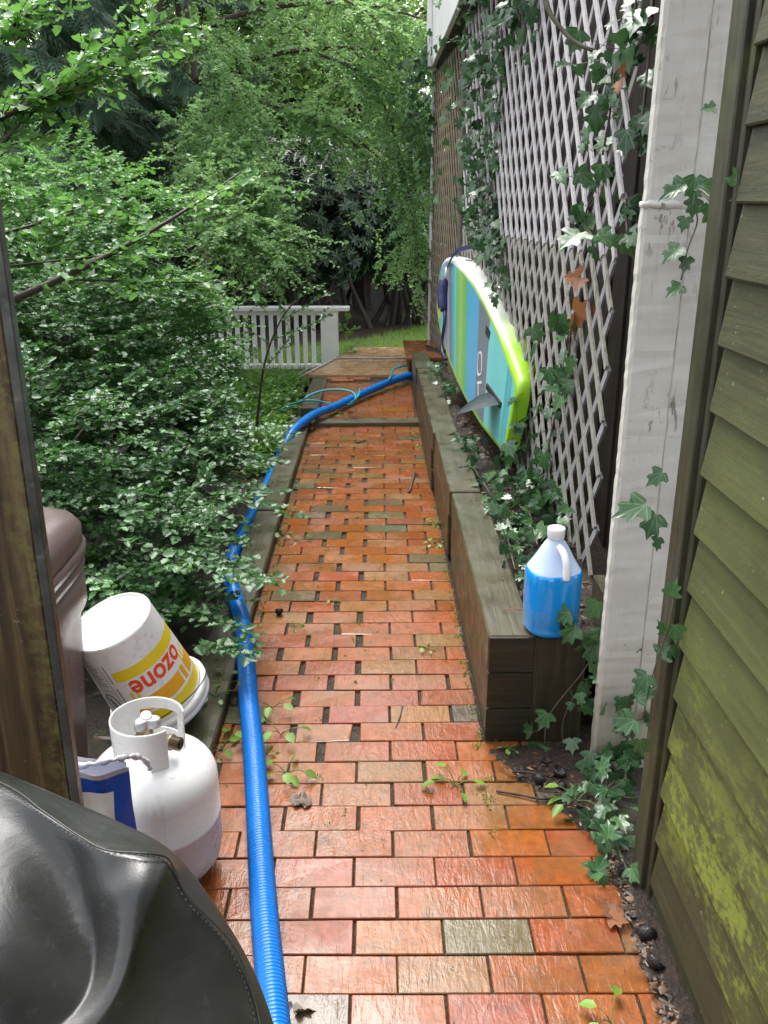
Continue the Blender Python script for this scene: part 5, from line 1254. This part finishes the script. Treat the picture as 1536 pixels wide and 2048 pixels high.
I.wall([lpt(960, -40), lpt(1010, -20), lpt(1040, 30), lpt(1035, 80)], 80, .10, .070).wall([lpt(905, 60), lpt(940, 20), lpt(990, -30)], 50, .10, .075, tone=.6).wall([lpt(1080, -20), lpt(1060, 40)], 24, .06, .075).done()
I = Ivy('ivy clump spilling round the far end of the tan lattice below the white fascia', 103, at(850, 150, d=8.9))
I.wall([at(875, 92, d=8.85), at(858, 120, d=8.9), at(848, 170, d=8.95), at(848, 240, d=9.0), at(852, 330, d=9.0)], 150, .11, .075, (-.8, -.6, .3), tone=.5).wall([at(862, 100, d=8.8), at(842, 150, d=8.9)], 50, .12, .075, (-.8, -.6, .3), tone=.7).done()
I = Ivy('ivy with large glossy leaves between the lattice and the top of the cream post', 104, lpt(1230, 150))
I.wall([lpt(1275, -20), lpt(1262, 60), lpt(1235, 110), lpt(1225, 180), lpt(1218, 240), lpt(1205, 310)], 36, .075, .068, thick=.05).wall([lpt(1305, -20), lpt(1300, 80), lpt(1285, 230), lpt(1275, 300)], 22, .035, .08, thick=.0, tone=.2).one(1250, 100, 2.9, .07, (.2, -.2, -.9), tone=.9).one(1180, 190, 3.1, .07, (-.6, -.4, -.6), tone=.6).done()
I = Ivy('small ivy clump with one broad leaf halfway up the right side of the lattice', 105, lpt(1180, 430))
I.wall([lpt(1205, 330), lpt(1185, 390), lpt(1170, 440), lpt(1190, 480)], 20, .055, .075, thick=.05).one(1160, 465, 2.95, .105, (-.5, -.4, -.3), (-.3, -.6, .9), .5).one(1195, 470, 2.95, .10, (.6, -.4, -.3), (-.2, -.6, .9), .6).wall([lpt(1250, 400), lpt(1255, 470)], 6, .02, .07, tone=.1, thick=0).done()
I = Ivy('ivy climbing the foot of the lattice behind the fluid jug', 106, lpt(1110, 950))
I.wall([lpt(1125, 1120), lpt(1110, 1040), lpt(1095, 960), lpt(1100, 880), lpt(1120, 800), lpt(1145, 740)], 60, .05, .075, thick=.06).wall([lpt(1070, 1010), lpt(1050, 940), lpt(1060, 860)], 36, .05, .07).wall([lpt(1145, 640), lpt(1138, 700), lpt(1130, 780)], 12, .04, .07).done()
I = Ivy('ivy carpet on the planter soil around the tail of the paddle board', 107, at(990, 960, z=.33))
z = .335
I.ground([at(1030, 1140, z=z), at(1010, 1060, z=z), at(985, 995, z=z), at(950, 940, z=z), at(925, 890, z=z)], 100, .055, .055).ground([at(1075, 1090, z=z + .03), at(1060, 1030, z=z + .02), at(1050, 985, z=z + .03), at(1085, 960, z=z + .05)], 100, .07, .06).ground([at(900, 800, z=z + .03), at(884, 770, z=z + .03), at(872, 740, z=z + .03)], 40, .05, .065, tone=.6).ground([at(1080, 1180, z=z), at(1050, 1150, z=z)], 14, .04, .05).done()
I = Ivy('ivy trailing down beside the jug over the dark wall end', 108, at(1190, 1300, d=2.32))
I.wall([at(1222, 1245, d=2.26), at(1215, 1300, d=2.28), at(1205, 1370, d=2.27), at(1225, 1440, d=2.2), at(1195, 1500, d=2.2), at(1235, 1540, d=2.17)], 46, .045, .062, (-.3, -.9, .35), .04, .5)
I.wall([at(1190, 1300, d=2.32), at(1165, 1345, d=2.325), at(1120, 1400, d=2.32), at(1095, 1440, d=2.32), at(1090, 1500, d=2.3), at(1110, 1560, d=2.24)], 12, .02, .052, (-.3, -.9, .4), .015, .5, stem=.0022)
I.wall([at(1180, 1350, d=2.325), at(1130, 1430, d=2.32), at(1128, 1490, d=2.31), at(1160, 1560, d=2.22)], 7, .02, .05, (-.3, -.9, .4), .015, .5, stem=.0018)
I.one(1190, 1285, 2.27, .08, (-.2, -.2, -.9), (-.4, -.8, .5), .45).one(1210, 1265, 2.25, .07, (.1, -.3, -.9), (-.1, -.8, .5), .55).one(1235, 1310, 2.2, .03, (.1, 0, -1), (-.3, -.8, .4), 1).done()
I = Ivy('ivy creeping on the soil at the foot of the cream post', 109, at(1200, 1620, z=.02))
I.ground([at(1230, 1560, z=.05), at(1205, 1590, z=.04), at(1205, 1640, z=.03), at(1232, 1690, z=.03), at(1252, 1740, z=.03)], 50, .04, .048).wall([at(1262, 1400, d=2.17), at(1255, 1480, d=2.17), at(1250, 1560, d=2.1), at(1242, 1650, d=2.0)], 22, .025, .058, (-.4, -.9, .35), .03).one(1280, 1838, 1.72, .045, (-.5, -.6, -.3), (-.3, -.6, .8), .5).done()
I = Ivy('ivy sprig curling out from the middle of the cream post', 110, at(1400, 395, d=2.1))
I.f.tw.tube(smooth_path([at(1420, 395, d=1.8), at(1400, 380, d=1.9), at(1380, 392, d=2.05), at(1395, 440, d=2.1), at(1375, 500, d=2.1), at(1362, 560, d=2.1)], n=6), .002, 5); I.f.tw.tube(smooth_path([at(1395, 385, d=1.95), at(1430, 402, d=1.75), at(1460, 402, d=1.7), at(1490, 388, d=1.66)], n=6), .002, 5)
for px, py, d, s, a, N, tn in ((1370, 370, 2.0, .062, (-.6, 0, -.3), (-.2, -.7, .7), .35), (1392, 355, 1.98, .062, (-.1, -.2, -.6), (-.1, -.6, .9), .4), (1405, 370, 1.92, .055, (.5, -.3, -.5), (.0, -.8, .6), .5), (1420, 410, 1.85, .050, (.1, -.2, -.9), (-.1, -.9, .3), .65), (1388, 400, 2.02, .04, (0, 0, -1), (-.5, -.8, .2), .4), (1472, 370, 1.68, .042, (.2, 0, .9), (-.3, -.9, .1), .85), (1372, 435, 2.08, .035, (-.2, 0, -1), (-.5, -.8, .1), .35), (1360, 495, 2.1, .055, (-.8, -.1, -.7), (-.2, -.5, .8), .5), (1375, 515, 2.1, .04, (-.2, -.1, -.9), (-.5, -.7, .3), .3), (1362, 572, 2.1, .045, (-.7, -.1, -.5), (-.3, -.6, .7), .45), (1430, 215, 1.9, .03, (-.9, 0, -.1), (-.2, -.7, .6), .4)): I.one(px, py, d, s, a, N, tn)
I.done()
I = Ivy('ivy strand with single leaves along the dark trim of the siding', 111, at(1320, 1200, d=1.72))
I.f.tw.tube(smooth_path([at(1350, 1180, d=1.66), at(1338, 1250, d=1.66), at(1318, 1310, d=1.70), at(1300, 1370, d=1.72), at(1285, 1440, d=1.74)], n=6), .0018, 5)
for px, py, d, s, a, N, tn in ((1325, 945, 1.74, .045, (-.7, -.1, -.6), (-.3, -.8, .5), .3), (1290, 1010, 1.72, .075, (-1, -.1, -.35), (-.1, -.6, .8), .35), (1312, 1030, 1.75, .06, (-.3, 0, -1), (-.7, -.6, .2), .2), (1318, 1075, 1.76, .035, (-.1, 0, -1), (-.7, -.6, .2), .2), (1343, 1190, 1.66, .04, (.1, -.1, .9), (-.5, -.8, .3), .9), (1350, 1250, 1.66, .045, (.1, -.1, -1), (-.5, -.8, .3), .75), (1330, 1265, 1.67, .034, (-.4, 0, .6), (-.4, -.8, .4), .5), (1322, 1310, 1.70, .045, (.5, 0, .6), (-.5, -.8, .4), .35), (1340, 1300, 1.68, .035, (.6, 0, -.3), (-.5, -.8, .4), .2), (1295, 1350, 1.72, .05, (-.5, -.1, -.8), (-.4, -.8, .4), .45), (1275, 1395, 1.74, .05, (.6, -.1, .5), (-.4, -.7, .5), .45), (1270, 1440, 1.75, .055, (-.8, -.1, -.4), (-.2, -.7, .7), .5), (1280, 1480, 1.75, .045, (.2, -.1, -.9), (-.4, -.8, .4), .4)): I.one(px, py, d, s, a, N, tn)
I.done()
# bare twig crossing the top of the lattice
m = MB(); m.tube(smooth_path([at(1085, -30, d=2.9), at(1100, 25, d=2.88), at(1125, 60, d=2.86), at(1150, 85, d=2.84), at(1186, 101, d=2.82)], n=6), list(np.linspace(.0075, .006, 25)), 8)
tag(build('bare_twig', m, M_twig), 'cut bare twig hanging down in front of the upper white lattice', 'twig')
# ================================================================== SMALL THINGS ON THE GROUND
# dark soil spilling over the bricks below the siding
edge = [(972, 1496), (1010, 1545), (1065, 1575), (1130, 1625), (1188, 1680), (1222, 1740), (1248, 1800), (1272, 1870), (1302, 1960), (1340, 2060), (1400, 2200)]
E = smooth_path([at(x, y, z=.002) for x, y in edge], n=6); rows = []
for i, p in enumerate(E):
    x0 = p[0] + .02 * rng.uniform(-1, .6); x1 = .66 if p[1] < 1.80 else min(.86, .66 + (p[1] - 1.80) * 3); row = []
    for j in range(15):
        u = j / 14; row.append((x0 + (x1 - x0) * u, p[1] + rng.uniform(-.004, .004), -.004 + .022 * min(1, u * 2.2) + .009 * rng.random() * (u > 0)))
    rows.append(row)
m = MB(); m.grid(rows, smooth=True); tag(build('soil_spill', m, M_soil), kind='structure')
g = np.random.default_rng(77); V = []; T = []; C = []
def chip(c, s):
    a = g.uniform(0, 6.28); k = len(V); l, wd = s * g.uniform(.6, 1.6), s * g.uniform(.15, .6); ca, sa = math.cos(a), math.sin(a); tl = g.uniform(-.5, .5, 2) * s * .6
    for u, v, z in ((-l, -wd, tl[0]), (l, -wd * .6, tl[1]), (l * .8, wd, tl[0]), (-l * .7, wd * .8, -tl[1] * .3), (0, wd * .2, s * .3)): V.append((c[0] + u * ca - v * sa, c[1] + u * sa + v * ca, c[2] + abs(z) + .001)); C.append(0)
    r = g.random()
    for q in range(5): C[-1 - q] = r
    T.extend([(k, k + 1, k + 4), (k + 1, k + 2, k + 4), (k + 2, k + 3, k + 4), (k + 3, k, k + 4)])
for _ in range(750):
    p = E[g.integers(0, len(E))]; x1 = .645 if p[1] < 1.8 else .84; chip((p[0] + (x1 - p[0]) * g.random() ** 1.2 - .02 * g.random(), p[1] + g.normal(0, .01), .016), g.uniform(.003, .012))
for _ in range(500): chip((.334 - abs(g.normal(0, .012)), g.uniform(2.35, 6.4), .001), g.uniform(.002, .006))
for _ in range(900): y = g.uniform(2.42, 6.5); chip((g.uniform(.49, LX(y)), y, .315), g.uniform(.006, .022))
for _ in range(170): chip((g.uniform(-.48, .6), g.uniform(1.2, 4.5), .001), g.uniform(.0012, .004))
for _ in range(500): chip((-.497 + abs(g.normal(0, .012)), g.uniform(2.2, 6.4), .001), g.uniform(.002, .006))
for _ in range(700): x, y = g.uniform(-2.0, -.66), g.uniform(2.2, 7.2); chip((x, y, hgt(x, y) + .03), g.uniform(.008, .025))
def lit():
    t = NT('dead_litter'); a = t.attr('rnd'); t.base(t.ramp(a.outputs['Fac'], [(0, (.012, .008, .006)), (.5, (.04, .022, .012)), (.8, (.10, .05, .022)), (1, (.20, .12, .06))])); t.rough(.45); return t.mat
tag(np_mesh('leaf_litter', V, T, lit(), None, C), kind='stuff')
# black nut shells
M_nut = simple('black_nut_shell', (.016, .012, .010), .28, .4, 60, bump=.4); mprof = [(0, 0), (.010, .002), (.016, .008), (.0185, .016), (.0175, .019), (.015, .018), (.012, .010), (0, .005)]
m = MB(); m.lathe(mprof, 20); nut = build('nut_shell', m, M_nut); first = True
for px, py, sc, tl, lab in ((1075, 1566, 1.0, 1.0, 'black cupped nut shell at the front of the soil, next to the twig'), (1112, 1550, 1.15, .5, 'black nut shell with pale inside, largest in the soil below the wall end'), (1128, 1578, .8, 1.6, 'small black nut shell touching the ivy at the post foot'), (1052, 1540, .8, 2.2, 'black nut shell on the brick edge just below the wall end'), (1090, 1525, .7, .3, 'half buried black nut shell under the trailing ivy stem'), (1292, 1882, 1.25, 1.2, 'black nut shell in the wall debris, upper of the two by the siding foot'), (1302, 1934, 1.2, .8, 'black nut shell in the wall debris, lower of the two by the siding foot'), (558, 1226, .9, 1.4, 'round black nut lying on the bricks beside the holly tip')):
    o = nut if first else nut.copy()
    if not first: col.objects.link(o)
    first = False; o.location = at(px, py, z=.014); o.rotation_euler = (tl, .4 * tl, tl * 2.2); o.scale = (sc * 1.1, sc, sc); tag(o, lab, 'nut shell', 'nut shells on the ground')
def twig(label, pts, r, mat=M_bark):
    m = MB(); p = smooth_path([at(x, y, z=z) for x, y, z in pts], n=5); m.tube([(q[0] + rng.uniform(-.001, .001), q[1], q[2]) for q in p], [r * rng.uniform(.7, 1.15) for _ in p], 6); tag(build('twig', m, mat), label, 'twig', 'twigs fallen on the path')
twig('long dark knobbly twig lying at the edge of the soil patch', [(992, 1582, .006), (1040, 1590, .008), (1085, 1598, .01), (1130, 1592, .016)], .0032)
twig('short straight dark stick resting on the soil under the wall end', [(1025, 1543, .02), (1062, 1545, .024), (1088, 1553, .024)], .004)
twig('thin curved twig on the grey bricks in the middle of the path', [(806, 1412, .003), (800, 1432, .004), (792, 1456, .003)], .0022)
twig('dark stubby stick near the step timber', [(712, 886, .006), (722, 883, .008), (732, 880, .006)], .006)
twig('thin light brown stem lying on the wall top beside the jug', [(1003, 1222, .374), (1012, 1218, .378), (1030, 1219, .378), (1050, 1221, .374)], .0016, M_stain)
twig('flat sliver of bark leaning on the bricks near the timber wall', [(818, 985, .004), (824, 965, .006), (829, 945, .008)], .009, M_bark2)
M_dead = leafmat('rust_dead_leaf', (.12, .045, .018), (.32, .13, .05), .2, .5, .3); M_deadg = leafmat('grey_dead_leaf', (.09, .065, .045), (.17, .12, .085), .1, .4, .4)
def dead(label, px, py, size, seed, z=None, on=None, mat=None, n=3):
    f = Fol(seed); g = f.g; c = np.array(at(px, py, z=z) if z is not None else on)
    up = np.array([0, 0, 1.]) if z is not None else np.array([-.8, -.5, .2])
    f.leaves(c + g.normal(0, size * .12, (n, 3)) * ([1, 1, .2] if z is not None else [.4, 1, 1]), nrm(g.normal(0, 1, (n, 3)) * ([1, 1, .15] if z is not None else [.3, 1, 1])), nrm(up + g.normal(0, .35, (n, 3))), size * g.uniform(.7, 1.1, n))
    P = np.concatenate(f.P); o = f.build(('dead_leaf', 'x'), IVY, mat or M_dead, M_twig, None); tag(o, label, 'leaf', 'dead leaves')
dead('rust brown dead leaf caught on the lattice, level with the board nose', 1160, 548, .07, 301, on=lpt(1160, 548, .05)); dead('larger rust brown dead leaf hanging low on the lattice', 1148, 640, .09, 302, on=lpt(1148, 640, .05)); dead('pale brown dead leaf among the ivy beside the top of the cream post', 1240, 158, .06, 303, on=lpt(1240, 158, .09), n=2)
dead('crumpled brown dead leaf at the foot of the siding', 1225, 1832, .05, 304, z=.02); dead('grey wet dead leaf stuck to the bricks right of the hose', 612, 1602, .06, 305, z=.005, mat=M_deadg, n=2); dead('grey wet dead leaf on the front bricks beside the hose', 600, 2020, .06, 306, z=.004, mat=M_deadg, n=2); dead('small orange dead leaf on the near bricks below the nut shells', 1222, 1718, .02, 307, z=.012, n=1)
# seedlings in the joints
def seedling(seed, n, size, h):
    f = Fol(seed); g = f.g; root = thing('seedling', 'x', 'seedling', (0, 0, 0), 'green seedlings in the brick joints')
    for k in range(n):
        a = 2.4 * k + g.random(); d = np.array([math.cos(a), math.sin(a), g.uniform(.2, .9)]); L = h * g.uniform(.6, 1.1); e = nrm(d) * L
        f.tw.tube(bez((0, 0, 0), e * .5 + [0, 0, L * .3], e, 5), .0012, 4, caps=False); f.leaves([e], [nrm(d * [1, 1, .1] + [0, 0, -.3])], [nrm(np.array([0, -.3, 1.]) + g.normal(0, .3, 3))], size * g.uniform(.7, 1.1))
    f.build(('leaves', 'stems'), OVAL, M_weed, M_gstem, root); return root
protos = [seedling(401, 6, .038, .05), seedling(402, 9, .026, .04), seedling(403, 4, .048, .07)]; used = set()
for px, py, z, k, sc, lab in ((545, 1418, .0, 2, .9, 'bright seedling right of the hose, level with the tank collar'), (572, 1548, .0, 0, 1.2, 'broad leaved seedling right of the hose, lowest of the row along it'), (562, 1470, .0, 2, 1.0, 'tall seedling leaning right of the hose below the dark gap'), (532, 1508, .0, 1, .8, 'tiny seedling touching the right side of the hose'), (440, 1500, .0, 0, 1.25, 'seedling between the gas tank and the hose, with lobed leaves'), (432, 1395, .04, 1, 1.3, 'leafy weed growing from the timber beside the bucket rim'), (452, 1372, .03, 2, .9, 'pale weed in front of the hose bend near the bucket'), (912, 1572, .0, 0, 1.25, 'seedling standing alone on the bricks near the soil patch'), (870, 1050, .0, 1, 1.1, 'upper of two bright tufts at the foot of the timber wall'), (872, 1088, .0, 1, 1.2, 'lower of two bright tufts at the foot of the timber wall'), (565, 1072, .0, 1, 1.3, 'weed tuft at the foot of the left timber kerb under the holly'), (600, 1085, .0, 2, .7, 'small weed between bricks, right of the tuft by the left kerb'), (690, 834, .04, 0, 1.0, 'round bright weed beyond the step timber, under the hose'), (838, 872, .0, 1, 1.0, 'weed by the timber wall just before the step timber'), (842, 893, .0, 1, .8, 'second weed by the timber wall before the step timber'), (1152, 1604, .01, 0, 1.3, 'round leaved seedling at the edge of the soil, near the ivy'), (1222, 2046, .0, 2, .8, 'seedling cut by the bottom edge of the picture'), (668, 1205, .0, 1, .6, 'tiny moss green sprout in a joint in the middle of the path'), (855, 1300, .0, 1, .8, 'pale sprout on the wet bricks near the wall'), (1018, 1500, .012, 1, .7, 'sprout on the soil right under the wall end timbers'), (590, 1255, .0, 1, .8, 'sprout in a joint beside the holly tips'), (795, 757, .12, 1, .9, 'small weed on the upper bricks behind the hose')):
    o = protos[k]
    if k in used: o = copy_thing(protos[k], lab, (0, 0, 0))
    used.add(k); o['label'] = lab; o.location = at(px, py, z=z); o.rotation_euler = (0, 0, rng.uniform(0, 6.28)); o.scale = (sc, sc, sc)
# moss tufts between bricks: ground cover
f = Fol(95); g = f.g
for k in range(260):
    c = np.array([g.choice([g.uniform(-.35, .05), .325 - abs(g.normal(0, .01)), -.49 + abs(g.normal(0, .01))], p=[.25, .45, .3]), g.uniform(1.9, 6.3), 0.0]); m = 6
    f.leaves(c + g.normal(0, .006, (m, 3)) * [1, 1, .3], nrm(g.normal(0, 1, (m, 3)) + [0, 0, .8]), nrm(g.normal(0, 1, (m, 3)) + [0, 0, .5]), g.uniform(.005, .011, m))
tag(f.build(('moss', 'x'), OVAL, M_cover, M_gstem, None), kind='stuff')
print('TRIS', sum(len(o.data.polygons) for o in bpy.data.objects if o.type == 'MESH'))
